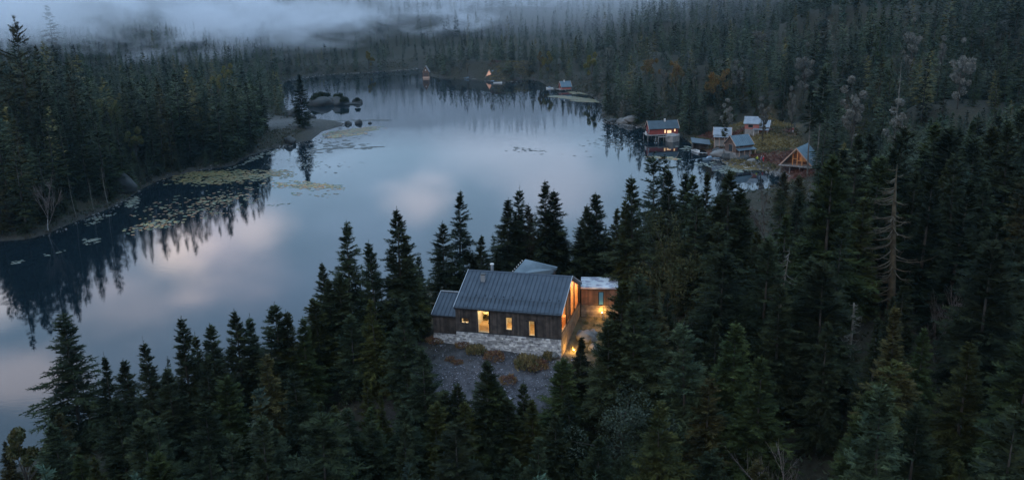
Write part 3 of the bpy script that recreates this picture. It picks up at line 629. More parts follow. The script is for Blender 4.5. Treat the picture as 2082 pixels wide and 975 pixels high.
# loose stones over the gravel yard
gv = MB(); rr = random.Random(8)
for k in range(5200):
    a, b = rr.gauss(4.5, 5.5), rr.gauss(-4.5, 3.5)
    if b > -.3 or b < -13: continue
    p = HP(a, b); z = tz(p[0], p[1]); s = rr.uniform(.04, .10) * (2.2 if rr.random() < .08 else 1); q = [Vector((rr.uniform(-1, 1), rr.uniform(-1, 1), rr.uniform(-.2, 1))) * s + Vector((p[0], p[1], z)) for _ in range(4)]; gv.add(q, [(0, 1, 2), (0, 1, 3), (1, 2, 3), (0, 2, 3)])
tag(gv.build('gravel', mat('gravel_stones', (.18, .175, .20), .9, island=.75)), kind='stuff')
# ------------------------------------------------------------------ cabins round the lake
def cabin(label, px, py, z, yaw, L, W, hw, rise, wall, roofm, trim, name='cabin', over=.35, deck=None, posts=0, lit=(), dark=(), lean=None, chim=None, group=None, loc=None, gablewin=None, cat='cabin'):
    p = loc or G(px, py, z); T = empty(name, (p[0], p[1], z), yaw, label, cat, group)
    g = min(tz(p[0], p[1]), z)
    wb = MB()
    for (a, b) in ((0, .12), (W - .12, W)): wb.box(0, L, a, b, 0, hw)
    for x in (0, L - .12): wb.prism([(x, .12, 0), (x, W - .12, 0), (x, W - .12, hw), (x, W / 2, hw + rise - .05), (x, .12, hw)], (.12, 0, 0))
    wo = wb.build('wall', wall, T)
    sl = rise / (W / 2); rb = MB()
    for s in (-1, 1):
        y1 = W / 2 + s * (W / 2 + over); z1 = hw - over * sl
        rb.prism([(-over, W / 2, hw + rise + .1), (-over, y1, z1 + .1), (-over, y1, z1 - .02), (-over, W / 2, hw + rise - .02)], (L + 2 * over, 0, 0))
    k = int(L / .5)
    for i in range(k + 1):
        u = -over + .05 + (L + 2 * over - .1) * i / k
        for s in (-1, 1):
            y1 = W / 2 + s * (W / 2 + over); z1 = hw - over * sl; rb.prism([(u, W / 2, hw + rise + .1), (u, y1, z1 + .1), (u, y1, z1 + .14), (u, W / 2, hw + rise + .14)], (.05, 0, 0))
    ro = rb.build('roof', roofm, T)
    for x in (-over - .08, L + over):
        tb = MB()
        for s in (-1, 1):
            y1 = W / 2 + s * (W / 2 + over); z1 = hw - over * sl
            tb.prism([(x, W / 2, hw + rise + .18), (x, y1, z1 + .18), (x, y1, z1 - .06), (x, W / 2, hw + rise - .06)], (.08, 0, 0))
        tb.build('bargeboard', trim, ro)
    for (a, b, c, d, face) in lit:
        w_ = MB(); (w_.box(a, b, -.03, -.005, c, d) if face == 'f' else w_.box(-.03, -.005, a, b, c, d)); w_.build('window', M['lit'], T)
    for (a, b, c, d, face) in dark:
        w_ = MB(); f = MB(); e = .08
        if face == 'f':
            f.box(a - e, b + e, -.05, -.02, c - e, d + e); w_.box(a, b, -.07, -.052, c, d)
        else:
            f.box(-.05, -.02, a - e, b + e, c - e, d + e); w_.box(-.07, -.052, a, b, c, d)
        wf = f.build('window', trim, T); w_.build('pane', M['glass_dark'], wf)
    if lean:
        (y0, dz, dep, m2) = lean; lb = MB(); lb.prism([(-.2, 0, y0), (-.2, -dep, y0 - dz), (-.2, -dep, y0 - dz - .08), (-.2, 0, y0 - .08)], (L + .5, 0, 0)); lb.build('porch_roof', m2, T)
        for i in range(4):
            u = .1 + i * (L - .2) / 3; q = MB().box(u - .06, u + .06, -dep + .12, -dep + .24, g - z - .3, y0 - dz - .1); q.build('porch_post', trim, T)
    if deck:
        x0, x1, y0, y1 = deck; MB().box(x0, x1, y0, y1, -.22, -.004).build('deck', M['greywood'], T)
    if posts:
        x0, x1, y0, y1 = deck or (0, L, 0, W)
        for i in range(posts):
            for y in (y0 + .12, y1 - .12):
                u = x0 + .15 + i * (x1 - x0 - .3) / max(1, posts - 1); MB().tube([(u, y, -.22), (u, y, -z - 1.2)], .09, 6).build('stilt', M['greywood'], T)
    else:
        MB().box(.05, L - .05, .05, W - .05, min(-.4, g - z - .8), -.003).build('foundation', M['concrete'], T)
    if chim: 
        u, s_ = chim; MB().box(u, u + .45, W / 2 - .5, W / 2 - .05, hw + rise - .3, hw + rise + .6).build('chimney', M['trim_white'], ro)
    return T
R_ = math.radians
c1 = cabin('long red boathouse on stilts with a dark blue roof and lit windows', 1321, 274, 1.9, R_(6), 8.8, 4.4, 1.95, 1.9, M['redwall'], M['darkblue_roof'], M['trim_pink'], name='boathouse', deck=(-.9, 9.2, -.9, 4.6), posts=5,
      lit=((4.55, 5.0, .35, 1.35, 'f'), (5.45, 6.7, .3, 1.15, 'f'), (7.6, 8.0, .75, 1.45, 'f')), dark=((.6, 1.6, .6, 1.5, 's'),), chim=(4.9, 0), cat='boathouse')
bw = MB().box(-.98, -.9, .1, 1.9, -.2, .9); bw.build('balcony_panel', M['trim_white'], c1)
def concrete_shed():
    p = G(1366, 288, 0); T = empty('boat_shelter', (p[0], p[1], 0), R_(4), 'small grey box shelter with a sloping roof standing in the water below the red boathouse', 'shelter')
    MB().prism([(-1.4, 0, -1), (0, -1.2, -1), (2.4, .6, -1), (2.4, 3, -1), (-1.4, 3, -1)], (0, 0, 2.75)).build('wall', M['concrete'], T)
    MB().add([(-1.5, -.05, 1.76), (0, -1.35, 1.76), (2.55, .5, 1.76), (2.55, 3.1, 1.76), (-1.5, 3.1, 1.76), (-.4, 1.2, 2.5), (.6, 1.6, 2.4)], [(0, 1, 5), (1, 2, 6, 5), (2, 3, 6), (3, 4, 5, 6), (4, 0, 5), (0, 4, 3, 2, 1)]).build('roof', M['greywood'], T)
    f = MB(); f.box(-4.4, -4.2, -.6, -.4, -1, 1.75); f.box(-4.4, -1.2, -.7, -.3, 1.5, 1.75); f.build('frame', M['greywood'], T)
concrete_shed()
def lean_shed():
    z = .6; p = G(1408, 302, z); T = empty('boat_shed', (p[0], p[1], z), R_(-6), 'low dark open boat shed behind the small white boat', 'shed')
    for x, y in ((.1, .1), (2.0, .1), (4.2, .1)): MB().box(x, x + .16, y, y + .16, -1.4, 1.5 - x * .08).build('post', M['darkwall'], T)
    MB().box(0, 4.6, 2.7, 2.85, -1.2, 2.0).box(0, .12, .3, 2.7, -1.2, 1.9).build('wall', M['darkwall'], T)
    MB().prism([(-.3, -.4, 1.75), (5.0, -.4, 1.05), (5.0, 3.1, 1.9), (-.3, 3.1, 2.6)], (0, 0, .1)).build('roof', M['darkblue_roof'], T)
lean_shed()
cabin('small cabin with pale metal roof and dark porch gable beside the tall bare trunk', 1452, 284, 3.0, R_(-14), 4.4, 4.0, 1.6, 1.6, M['brownwall'], M['pale_roof'], M['trim_pink'], lean=(1.3, .35, 1.3, M['pale_roof']), dark=((1.2, 2.2, .4, 1.2, 'f'),))
cabin('brown lakeside cabin with blue grey gable roof and long porch roof', 1496, 311, 2.3, R_(24), 5.4, 4.6, 2.1, 2.1, M['brownwall'], M['bluegrey_roof'], M['trim_pink'], lean=(1.25, .45, 1.5, M['bluegrey_roof']), dark=((1.4, 3.0, .1, 2.0, 's'), (1.0, 2.4, 1.35, 1.8, 'f')))
c = cabin('upper cabin with faded red wall and stepped pale roofs at the wood edge', 1514, 262, 6.2, R_(-22), 3.9, 4.0, 1.7, 1.5, M['pinkwall'], M['pale_roof'], M['greywood'], dark=((1.0, 2.2, .5, 1.2, 'f'),))
cabin('lower stepped cabin wing with pale roof and porch joined right of the faded red cabin', 1533, 268, 5.4, R_(-22), 3.8, 4.0, 1.6, 1.4, M['pinkwall'], M['pale_roof'], M['trim_white'], lean=(1.2, .4, 1.5, M['pale_roof']))
def aframe():
    z = 2.2; p = G(1588, 333.5, z); yaw = R_(54) ; T = empty('a_frame_cabin', (p[0], p[1], z), yaw - R_(90), 'A-frame cabin with glowing orange timber gable and blue roof on a lakeside deck', 'cabin')
    # local: x across the gable (7.4 m), y along the ridge
    W, D, hgt = 7.6, 8.6, 4.2
    rb = MB()
    for s in (-1, 1):
        x1 = W / 2 + s * W / 2; rb.prism([(W / 2, -.7, hgt), (x1, -.2, 0.05), (x1 + s * .18, -.2, .1), (W / 2, -.7, hgt + .2)], (0, D, 0))
    for i in range(13):
        y = i * .65; rb.prism([(W / 2, y, hgt + .2), (W + .18, y, .1), (W + .18, y, .16), (W / 2, y, hgt + .26)], (0, .05, 0))
    ro = rb.build('roof', M['blue_roof'], T)
    MB().prism([(W - 1.2, 1.5, 1.5), (W + 1.6, 1.5, .2), (W + 1.6, 1.5, .32), (W - 1.2, 1.5, 1.62)], (0, 6.2, 0)).build('side_roof', M['pale_roof'], T)
    MB().box(W - .4, W + 1.3, 1.7, 7.5, -1, .2).build('side_wall', M['brownwall'], T)
    tb = MB()
    for s in (-1, 1):
        x1 = W / 2 + s * W / 2; tb.prism([(W / 2, -.8, hgt + .22), (x1 + s * .2, -.3, .12), (x1 - s * .1, -.3, .02), (W / 2, -.8, hgt - .08)], (0, .1, 0))
    tb.build('bargeboard', M['trim_pink'], ro)
    bk = MB().prism([(.15, 2.6, 0), (W - .15, 2.6, 0), (W / 2, 2.6, hgt - .05)], (0, .1, 0)); bk.build('inner_wall', M['brownwall'], T)
    for x in (2.7, 3.8, 5.0):
        t = (1 - abs(x - W / 2) / (W / 2)) * hgt; MB().box(x - .09, x + .09, .3, .48, 0, t - .1).build('timber_post', M['orange_timber'], T)
    MB().box(2.8, 3.7, .3, .42, 1.5, 1.64).box(3.9, 4.9, .3, .42, 1.1, 1.24).build('cross_beam', M['orange_timber'], T)
    MB().box(4.2, 5.6, 1.0, 1.15, .9, 1.9).box(4.35, 5.4, 1.15, 1.3, 1.9, 2.6).build('stacked_crates', M['orange_timber'], T)
    MB().box(-.3, W + .3, -1.0, D, -.2, -.004).build('deck', M['greywood'], T)
    for i in range(4): MB().tube([(.1 + i * 2.4, -.8, -.2), (.1 + i * 2.4, -.8, -3)], .08, 6).build('stilt', M['greywood'], T)
    d = bpy.data.lights.new('cabin_light', 'POINT'); d.energy = 30; d.color = (1, .5, .24); d.shadow_soft_size = .2; l = bpy.data.objects.new('cabin_light', d); COL.objects.link(l); l.parent = T; l.location = (W / 2 + .3, 1.6, 2.3)
aframe()
def tower_house():
    p = G(866, 159.5, 0); T = empty('tower_boathouse', (p[0], p[1], 0), R_(-4), 'narrow brown tower boathouse with steep roof standing at the far shore', 'boathouse')
    w_ = 3.4; b = MB(); b.box(-w_ / 2, w_ / 2, 0, 3.6, .9, 3.6); b.prism([(-w_ / 2, 0, 3.6), (w_ / 2, 0, 3.6), (0, 0, 6.7)], (0, 3.6, 0)); b.build('wall', M['brownwall'], T)
    MB().box(-w_ / 2 - .05, w_ / 2 + .05, -.06, 3.7, -.6, .9).build('base', M['trim_pink'], T)
    r = MB()
    for s in (-1, 1): r.prism([(0, -.4, 6.85), (s * (w_ / 2 + .35), -.4, 3.3), (s * (w_ / 2 + .2), -.4, 3.3), (0, -.4, 6.5)], (0, 4.3, 0))
    r.build('roof', M['greywood'], T)
    MB().box(-.3, .3, -.06, -.01, 4.2, 4.8).build('window', M['trim_white'], T); MB().box(-1.2, 1.2, -.06, -.01, 1.1, 3.0).build('door', M['darkwall'], T)
tower_house()
def far_aframe():
    z = 1.4; p = G(987.5, 157, z); T = empty('far_a_frame_cabin', (p[0], p[1], z), 0, 'far A-frame cabin with pale lit gable and blue roof on the small headland', 'cabin')
    W, hgt = 3.7, 3.6
    MB().prism([(.1, 0, 0), (W - .1, 0, 0), (W / 2, 0, hgt - .1)], (0, .12, 0)).build('gable_wall', M['lit_soft'], T)
    r = MB()
    for s in (-1, 1): r.prism([(W / 2, -.2, hgt + .25), (W / 2 + s * (W / 2 + .35), -.2, -.1), (W / 2 + s * (W / 2 + .1), -.2, -.1), (W / 2, -.2, hgt - .1)], (0, 4, 0))
    r.build('roof', M['trim_pink'], T)
    MB().prism([(W - 1.0, .6, 1.0), (W - .4, 2.6, 3.3), (W + 3.4, 2.6, 3.3), (W + 3.4, .6, 1.0)], (0, .1, .12)).build('side_roof', M['bluegrey_roof'], T)
    MB().box(W - .6, W + 3.2, .8, 4.2, -1, 1.1).prism([(W - .6, .8, 1.1), (W - .6, 4.2, 1.1), (W - .6, 2.6, 3.2)], (3.8, 0, 0)).build('side_wall', M['darkwall'], T)
    MB().prism([(W - .2, -1.0, .35), (W - .2, .8, .95), (W + 3.4, .8, .95), (W + 3.4, -1.0, .35)], (0, 0, .1)).build('porch_roof', M['bluegrey_roof'], T)
    MB().box(-.5, W + 3.3, -1.2, 4.5, -.2, -.004).build('deck', M['greywood'], T)
far_aframe()
cabin('tiny dark red shed with pale roof right of the far A-frame cabin', 1031, 151, 2.0, R_(15), 2.6, 2.6, 2.0, 1.1, M['redwall'], M['pale_roof'], M['trim_pink'], name='shed', cat='shed')
cabin('small boathouse with pink gable and blue roof left of the yellow lily bank', 1142, 182, .8, R_(14), 4.6, 4.4, 1.3, 2.2, M['pinkwall'], M['bluegrey_roof'], M['trim_pink'], name='boathouse', deck=(-1.2, 4.8, -.4, 4.4), posts=3, dark=((1.4, 3.0, .3, 1.4, 's'),), chim=(1.6, 0), cat='boathouse')

def boat(label, px, py, L, rz, hull, cabin_=False, loc=None, name='rowing_boat', cat='boat'):
    p = G(px, py, 0); T = empty(name, (p[0], p[1], 0), R_(rz), label, cat)
    n = 9; v = []; f = []
    for i in range(n):
        t = i / (n - 1); x = (t - .5) * L; w_ = L * .19 * (1 - max(0, (t - .35) / .65) ** 2.2) + .02; sh = .42 + .3 * t * t
        for (yy, zz) in ((-w_, sh), (-w_ * .8, .05), (0, -.12), (w_ * .8, .05), (w_, sh)): v.append((x, yy, zz))
    for i in range(n - 1):
        for j in range(4): a = i * 5 + j; f.append((a, a + 1, a + 6, a + 5))
    f.append((0, 5, 4)[0:0] or (4, 3, 2, 1, 0))
    hb = MB().add(v, f); hb.build('hull', hull, T)
    MB().add([(v[i * 5][0], v[i * 5][1] * .85, .28) for i in range(n)] + [(v[i * 5][0], -v[i * 5][1] * .85, .28) for i in range(n)], [(i, i + 1, n + i + 1, n + i) for i in range(n - 1)]).build('deck', M['boat_dark'], T)
    for k in (.35, .55): MB().box((k - .5) * L - .12, (k - .5) * L + .12, -L * .15, L * .15, .34, .4).build('seat', M['greywood'], T)
    if cabin_:
        MB().prism([(-.05 * L, -L * .12, .4), (.28 * L, -L * .09, .5), (.2 * L, -L * .09, .95), (0, -L * .12, 1.0)], (0, L * .22, 0)).build('windscreen', M['boat_blue'], T)
        MB().box(-L * .56, -L * .49, -.14, .14, .0, .75).build('outboard_motor', M['black'], T)
boat('small white open boat moored at the end of the dark jetty', 1416, 309, 4.2, -78, M['boat_white'])
boat('blue grey motorboat moored left of the mossy boulders', 1446, 325, 4.8, 188, M['boat_blue'], True, name='motorboat')
boat('little white dinghy beside the stony shore path near the people', 1523, 342, 2.6, 10, M['boat_white'], name='dinghy')
boat('long blue boat moored farthest left at the far jetty', 953, 160.5, 5.5, 172, M['boat_blue'], True, name='motorboat')
boat('dark motorboat with white stripe in front of the far headland', 1004, 167.5, 6.5, 180, M['boat_dark'], True, name='motorboat')
boat('white rowing boat lying low beside the far dark motorboat', 1012, 169.5, 4.5, 0, M['boat_white'])
boat('covered white and blue boat moored left of the small pink gabled boathouse', 1118, 180.5, 4.0, 150, M['boat_white'], True, name='motorboat')
def jetty(label, px0, py0, px1, py1, wd=1.0, z=.35):
    a, b = Vector(G(px0, py0, z)), Vector(G(px1, py1, z)); d = b - a; T = empty('jetty', a, math.atan2(d.y, d.x), label, 'jetty'); L = d.length
    m = MB(); n = int(L / .25)
    for i in range(n): m.box(i * L / n, (i + .9) * L / n, -wd / 2, wd / 2, -.06, 0)
    m.build('deck', M['greywood'], T)
    for i in range(3):
        for s in (-1, 1): MB().tube([(.2 + i * (L - .4) / 2, s * wd * .42, -.065), (.2 + i * (L - .4) / 2, s * wd * .42, -2)], .08, 6).build('pile', M['greywood'], T)
jetty('dark jetty running left from the shore to the small white boat', 1438, 311, 1420, 310); jetty('low jetty reaching out to the blue grey motorboat', 1462, 325, 1448, 323)
jetty('far jetty running left from the headland toward the long blue boat', 990, 161, 960, 160.5, 1.2); jetty('narrow jetty left of the small pink gabled boathouse', 1142, 182, 1126, 181, .8)

# ------------------------------------------------------------------ people by the shore path
def person(label, loc, rz, jacket, trousers, hat, lean=0.0, arm=.35):
    V = {}; verts = []; rad = []; edges = []
    def a(p, r, par=None):
        verts.append(p); rad.append(r); i = len(verts) - 1
        if par is not None: edges.append((par, i))
        return i
    pel = a((0, 0, .92), .15); ch = a((lean * .3, 0, 1.2), .17, pel); sh = a((lean * .5, 0, 1.42), .15, ch); nk = a((lean * .55, 0, 1.53), .06, sh); hd = a((lean * .6, 0, 1.64), .10, nk); a((lean * .62, 0, 1.74), .085, hd)
    for s in (-1, 1):
        s1 = a((lean * .5, s * .19, 1.40), .075, sh); e = a((lean * .5 + arm * .2, s * .25, 1.14), .052, s1); w_ = a((lean * .5 + arm, s * .20, .98), .04, e); a((lean * .5 + arm + .08, s * .18, .96), .035, w_)
        h = a((0, s * .09, .86), .10, pel); k = a((.03, s * .10, .48), .068, h); f = a((0, s * .10, .09), .05, k); a((.14, s * .11, .05), .045, f)
    me = bpy.data.meshes.new('person'); me.from_pydata(verts, edges, []); o = bpy.data.objects.new('person', me); COL.objects.link(o)
    sk = o.modifiers.new('skin', 'SKIN'); me.update()
    for i, r in enumerate(rad): me.skin_vertices[0].data[i].radius = (r, r)
    me.skin_vertices[0].data[0].use_root = True
    o.modifiers.new('sub', 'SUBSURF').levels = 1
    dg = bpy.context.evaluated_depsgraph_get(); m2 = bpy.data.meshes.new_from_object(o.evaluated_get(dg)); bpy.data.objects.remove(o)
    m2.materials.clear(); mats = [mat('skin_tone', (.45, .28, .2), .6), mat('jacket_cloth', jacket, .8), mat('trouser_cloth', trousers, .8), mat('hat_cloth', hat, .8)]
    for q in mats: m2.materials.append(q)
    for pl in m2.polygons:
        c = pl.center; pl.material_index = 3 if c.z > 1.68 else 0 if c.z > 1.5 else 1 if (c.z > .93 or abs(c.y) > .215) else 2; pl.use_smooth = True
    T = bpy.data.objects.new('person', m2); COL.objects.link(T); T.location = loc; T.rotation_euler = (0, 0, rz); tag(T, label, 'person')
for px, py, rz, j, t_, hcol, lb, ln in ((1540, 331, 3.6, (.45, .5, .04), (.03, .05, .04), (.05, .2, .5), 'person in yellow jacket and blue hat on the shore path', .25), (1552, 332, 2.6, (.5, .03, .04), (.45, .03, .04), (.5, .6, .75), 'person dressed all in red standing on the shore path', .05), (1546.5, 330.5, -.4, (.10, .13, .22), (.25, .28, .35), (.5, .55, .6), 'person in dark blue jacket standing between the yellow and red figures', .2), (1610, 299, 1.0, (.25, .05, .05), (.45, .45, .47), (.3, .3, .3), 'lone person in dark red jacket up the slope behind the A-frame cabin', 0)):
    z = 1.0 if py > 310 else 4.5
    for _ in range(6): q = G(px, py, z); z = max(tz(q[0], q[1]), .1)
    person(lb, (q[0], q[1], z - .02), rz, j, t_, hcol, ln)

# ------------------------------------------------------------------ rocks, banks and lily pads
for (px, py, sx, sy, sz, i, lb) in ((652, 214, 6.5, 4, 3.2, 0, 'large dark island rock nearest the lone spruce'), (668, 210, 5, 4, 2.6, 1, 'dark hump of the lake islet, second from the left'), (693, 211, 5.5, 3.4, 3.0, 2, 'dark peaked rock near the right end of the lake islet'), (726, 208.5, 2.8, 1.8, 2.0, 3, 'small separate boulder in the water right of the islet'), (710, 212, 5, 2, .7, 0, 'flat low rock shelf joining the islet to its last boulder')):
    rock(px, py, 0, sx, sy, sz, lb, i, True, 'dark rocks of the lake islet', i * .7)
for (px, py, s, i, lb) in ((730, 251, 1.7, 1, 'pointed rock standing in water off the gravel spit'), (708, 252.5, 1.5, 2, 'low dark rock between the spit and the pointed rock'), (752, 251, .8, 0, 'small flat rock right of the pointed rock'), (634, 240, 1.6, 3, 'round rock on the spit shore right of the lone spruce'), (596, 238, 3.2, 1, 'broad dark boulder at the foot of the lone spruce'), (240, 396, 4.2, 0, 'huge grey boulder on the left shore beside the dead trees'), (590, 292, 2.2, 2, 'low boulder on the near edge of the gravel spit')):
    rock(px, py, 0, s, s * .8, s * (.8 if s < 5 else .6), lb, i, True, 'rocks along the left shore', i * 1.1)
for (px, py, s, i, lb) in ((1470, 320, 3.0, 0, 'large mossy boulder left of the brown lakeside cabin'), (1482, 324, 2.6, 1, 'mossy green boulder at the water edge below the tall trunk'), (1498, 326, 2.8, 2, 'grey split boulder in front of the brown lakeside cabin'), (1512, 330, 2.0, 3, 'rounded boulder right of the split boulder'), (1458, 312, 1.8, 1, 'small boulder near the landward end of the dark jetty'), (1285, 250, 3.0, 0, 'pale rock heap left of the red boathouse'), (1266, 250, 2.6, 2, 'low rock second left of the red boathouse'), (1246, 248, 2.0, 3, 'rock at the tip of the point left of the red boathouse'), (1530, 336, 1.3, 0, 'stone beside the shore path near the dinghy')):
    rock(px, py, 0, s, s * .8, s * .5, lb, i, i % 2 == 1, 'boulders along the cottage shore', i * 1.1)
SD_ = [shrub_mesh(i + 20, M['needle'], 1500, .16, 1.0, .8) for i in range(2)]
for (px, py, s, i, lb) in ((650, 202, 2.6, 0, 'dark bush crowning the largest islet rock'), (662, 200, 2.2, 1, 'round dark bush on the islet, second from left'), (640, 206, 2.0, 1, 'low dark bush at the left end of the islet'), (690, 203, 2.4, 0, 'pointed dark bush on the right half of the islet'), (700, 206, 1.7, 1, 'small dark bush near the right end of the islet'), (727, 205, 1.2, 0, 'small bush on the separate round islet boulder')):
    p = G(px, py + 8, 0); o = bpy.data.objects.new('island_bush', SD_[i]); COL.objects.link(o); o.location = (p[0], p[1], 1.5); o.scale = (s, s, s * 1.1); o.rotation_euler = (0, 0, i + s); o.color = (.8, .85, .8, 1); tag(o, lb, 'bush', 'bushes on the lake islet')
def undergrowth():
    rr = np.random.RandomState(12); P = np.vstack([rr.uniform((-135, 130), (-70, 345), (9000, 2)), rr.uniform((-60, 45), (110, 200), (7000, 2)), rr.uniform((30, 200), (110, 420), (6000, 2)), rr.uniform((-130, 400), (40, 600), (7000, 2))]); S = sdf(P)
    cut = np.where((P[:, 0] > -60) & (P[:, 1] < 200), 400, 14); c_, s_ = math.cos(-HYAW), math.sin(-HYAW); dx, dy = P[:, 0] - HX, P[:, 1] - HY; a_, b_ = dx * c_ - dy * s_, dx * s_ + dy * c_
    ok = (S > .3) & (S < cut) & ~((a_ > -5) & (a_ < 17) & (b_ > -12) & (b_ < 12)) & ~inpoly(P, KN)
    spit = np.hypot((P[:, 0] + 88) / 24, (P[:, 1] - 318) / 24) < 1; ok &= ~(spit & (rr.rand(len(P)) < .93)); P = P[ok]; Z = terrain(P); V = []; C = []
    for (x, y), z in zip(P, Z):
        s = rr.uniform(.3, 1.1) * (1 if y < 380 else 1.6); c = ((.035, .045, .022), (.06, .05, .028), (.045, .06, .03), (.09, .07, .04))[rr.randint(4)]; g = rr.uniform(.6, 1.2); n = 14
        a = rr.uniform(0, 6.28, n); r = s * rr.uniform(0, 1, n) ** .5; b = np.stack([x + r * np.cos(a), y + r * np.sin(a), z + s * .75 * (1 - (r / s) ** 2) * rr.uniform(.3, 1, n)], 1); e = rr.normal(size=(n, 3)) * .22; e[:, 2] = np.abs(e[:, 2]) + .08; t = rr.normal(size=(n, 3)); t *= .12 / np.linalg.norm(t, axis=1)[:, None]
        V.append(np.stack([b - t, b + t, b + e * (1 if y < 380 else 1.6)], 1).reshape(-1, 3)); C += [(c[0] * g, c[1] * g, c[2] * g, 1)] * (3 * n)
    V = np.concatenate(V); me = np_mesh('undergrowth', V, np.arange(len(V)).reshape(-1, 3), M['pads']); a = me.color_attributes.new('Col', 'FLOAT_COLOR', 'POINT'); a.data.foreach_set('color', np.array(C, np.float32).ravel())
    o = bpy.data.objects.new('undergrowth', me); COL.objects.link(o); tag(o, kind='stuff')
undergrowth()
def strand(name, pts, n, s0, s1, mt, z=0, seed=0, wd=1.2):       # heap of loose stones
    rr = random.Random(seed); m = MB(); P = [Vector(G(*p, z)) for p in pts]
    for k in range(n):
        t = rr.random() * (len(P) - 1); i = int(t); q = P[i].lerp(P[i + 1], t - i) + Vector((rr.gauss(0, wd), rr.gauss(0, wd), 0)); q.z = max(tz(q.x, q.y), -.1)
        s = rr.uniform(s0, s1); vv = [Vector((rr.uniform(-1, 1), rr.uniform(-1, 1), rr.uniform(-.3, .8))) * s + q for _ in range(5)]; m.add(vv, [(0, 1, 2), (0, 2, 3), (0, 3, 1), (4, 1, 2), (4, 2, 3), (4, 3, 1)])
    tag(m.build(name, mt), kind='stuff')
strand('shore_stones', [(1455, 318), (1500, 335), (1545, 338), (1575, 348), (1590, 356)], 420, .15, .6, M['rock'], .3, 3)
strand('shore_stones', [(1225, 246), (1260, 251), (1310, 258)], 220, .15, .6, M['rock'], .2, 4)
strand('shore_stones', [(90, 478), (165, 448), (205, 434), (262, 405), (335, 363), (400, 348), (500, 322)], 260, .1, .45, M['rock'], .2, 15, .8)
strand('shore_stones', [(500, 322), (560, 302), (650, 286), (702, 253)], 320, .12, .5, M['rock'], .2, 5)
strand('shore_stones', [(578, 165), (650, 153), (790, 144.5), (850, 140)], 260, .2, .8, M['rock'], .2, 6, 1.5)
strand('shore_stones', [(985, 163), (1020, 168), (1045, 165)], 60, .2, .7, M['rock'], .2, 7)
def pads():
    rr = np.random.RandomState(4); V = []; Fc = []; C = []
    YEL = ((.16, .13, .045), (.19, .115, .04), (.08, .095, .05), (.10, .10, .05)); GRN = ((.10, .13, .07), (.16, .13, .055), (.20, .10, .04)); PAL = ((.13, .15, .12), (.19, .20, .16), (.10, .10, .07)); DRK = ((.03, .035, .03), (.06, .055, .04)); ORA = ((.33, .15, .05), (.12, .16, .11), (.28, .22, .08))
    patches = [((455, 362), 128, 13, 850, YEL, -3, .45), ((430, 352), 100, 6, 380, YEL, -2, .4), ((622, 378), 85, 9, 330, ORA, 3, .42), ((560, 350), 50, 6, 100, GRN, 0, .4), ((400, 418), 135, 30, 330, GRN, -14, .36), ((330, 450), 70, 18, 160, ORA, -14, .34), ((470, 400), 60, 14, 120, GRN, -10, .36), ((268, 412), 20, 12, 120, PAL, -30, .33),
               ((195, 446), 40, 8, 60, PAL, -15, .3), ((180, 490), 25, 8, 50, PAL, -12, .28), ((45, 530), 30, 3, 12, PAL, -10, .3), ((100, 515), 40, 6, 12, PAL, -10, .28), ((530, 318), 70, 5, 120, PAL, -20, .4), ((610, 330), 60, 15, 60, PAL, -3, .35), ((722, 266), 58, 5, 620, GRN, -6, .5), ((690, 276), 50, 4, 200, ORA, -6, .5),
               ((700, 300), 90, 8, 80, DRK, -6, .8), ((690, 285), 90, 5, 50, DRK, -8, .5), ((735, 245), 62, 2, 120, DRK, -1, .7), ((1115, 308), 95, 8, 45, DRK, 4, .45), ((1060, 302), 30, 6, 16, DRK, 4, .45), ((1240, 292), 70, 16, 70, DRK, 3, .5), ((1340, 321), 50, 4, 120, ORA, 2, .5), ((1395, 300), 18, 6, 60, PAL, 0, .5), ((1480, 342), 48, 10, 300, PAL, 8, .36), ((1430, 335), 20, 4, 40, PAL, 8, .4),
               ((1170, 200), 42, 2.6, 420, YEL, 5, .8), ((1145, 197), 28, 2, 250, YEL, 3, .8), ((1195, 206), 34, 1.6, 250, YEL, 3, .8), ((1178, 189), 22, 3, 150, YEL, 4, .8), ((650, 395), 60, 6, 30, GRN, 0, .35), ((560, 415), 30, 3, 14, PAL, 0, .35), ((660, 340), 100, 12, 30, DRK, 0, .3)]
    for (c, rx, ry, n, cols, rot, size) in patches:
        k = 0; cr, sr = math.cos(math.radians(rot)), math.sin(math.radians(rot))
        cl = rr.normal(size=(max(9, n // 9), 2)) * .5
        while k < n:
            q = cl[rr.randint(len(cl))] + rr.normal(size=2) * .16; k += 1
            if np.hypot(*q) > 1.15: continue
            u, v_ = q[0] * rx, q[1] * ry; x, y, _ = G(c[0] + u * cr - v_ * sr, c[1] + u * sr + v_ * cr, .012)
            s = size * rr.uniform(.45, 1.25); a0 = rr.uniform(0, 6.28); o = len(V); z = .014 + .012 * rr.rand()
            for j in range(7): V.append((x + s * math.cos(a0 + j * .82) * 1.1, y + s * math.sin(a0 + j * .82), z + (.03 * rr.rand() if j % 3 == 0 else 0)))
            Fc.append(tuple(range(o, o + 7))); cc = cols[rr.randint(len(cols))]; g = rr.uniform(.7, 1.25); C += [(cc[0] * g, cc[1] * g, cc[2] * g, 1)] * 7
    keep = sdf(np.array([V[f[0]][:2] for f in Fc])) < .5
    me = np_mesh('lily_pads', V, Fc, M['pads']); a = me.color_attributes.new('Col', 'FLOAT_COLOR', 'POINT'); a.data.foreach_set('color', np.array(C, np.float32).ravel())
    o = bpy.data.objects.new('lily_pads', me); COL.objects.link(o); tag(o, kind='stuff')
pads()
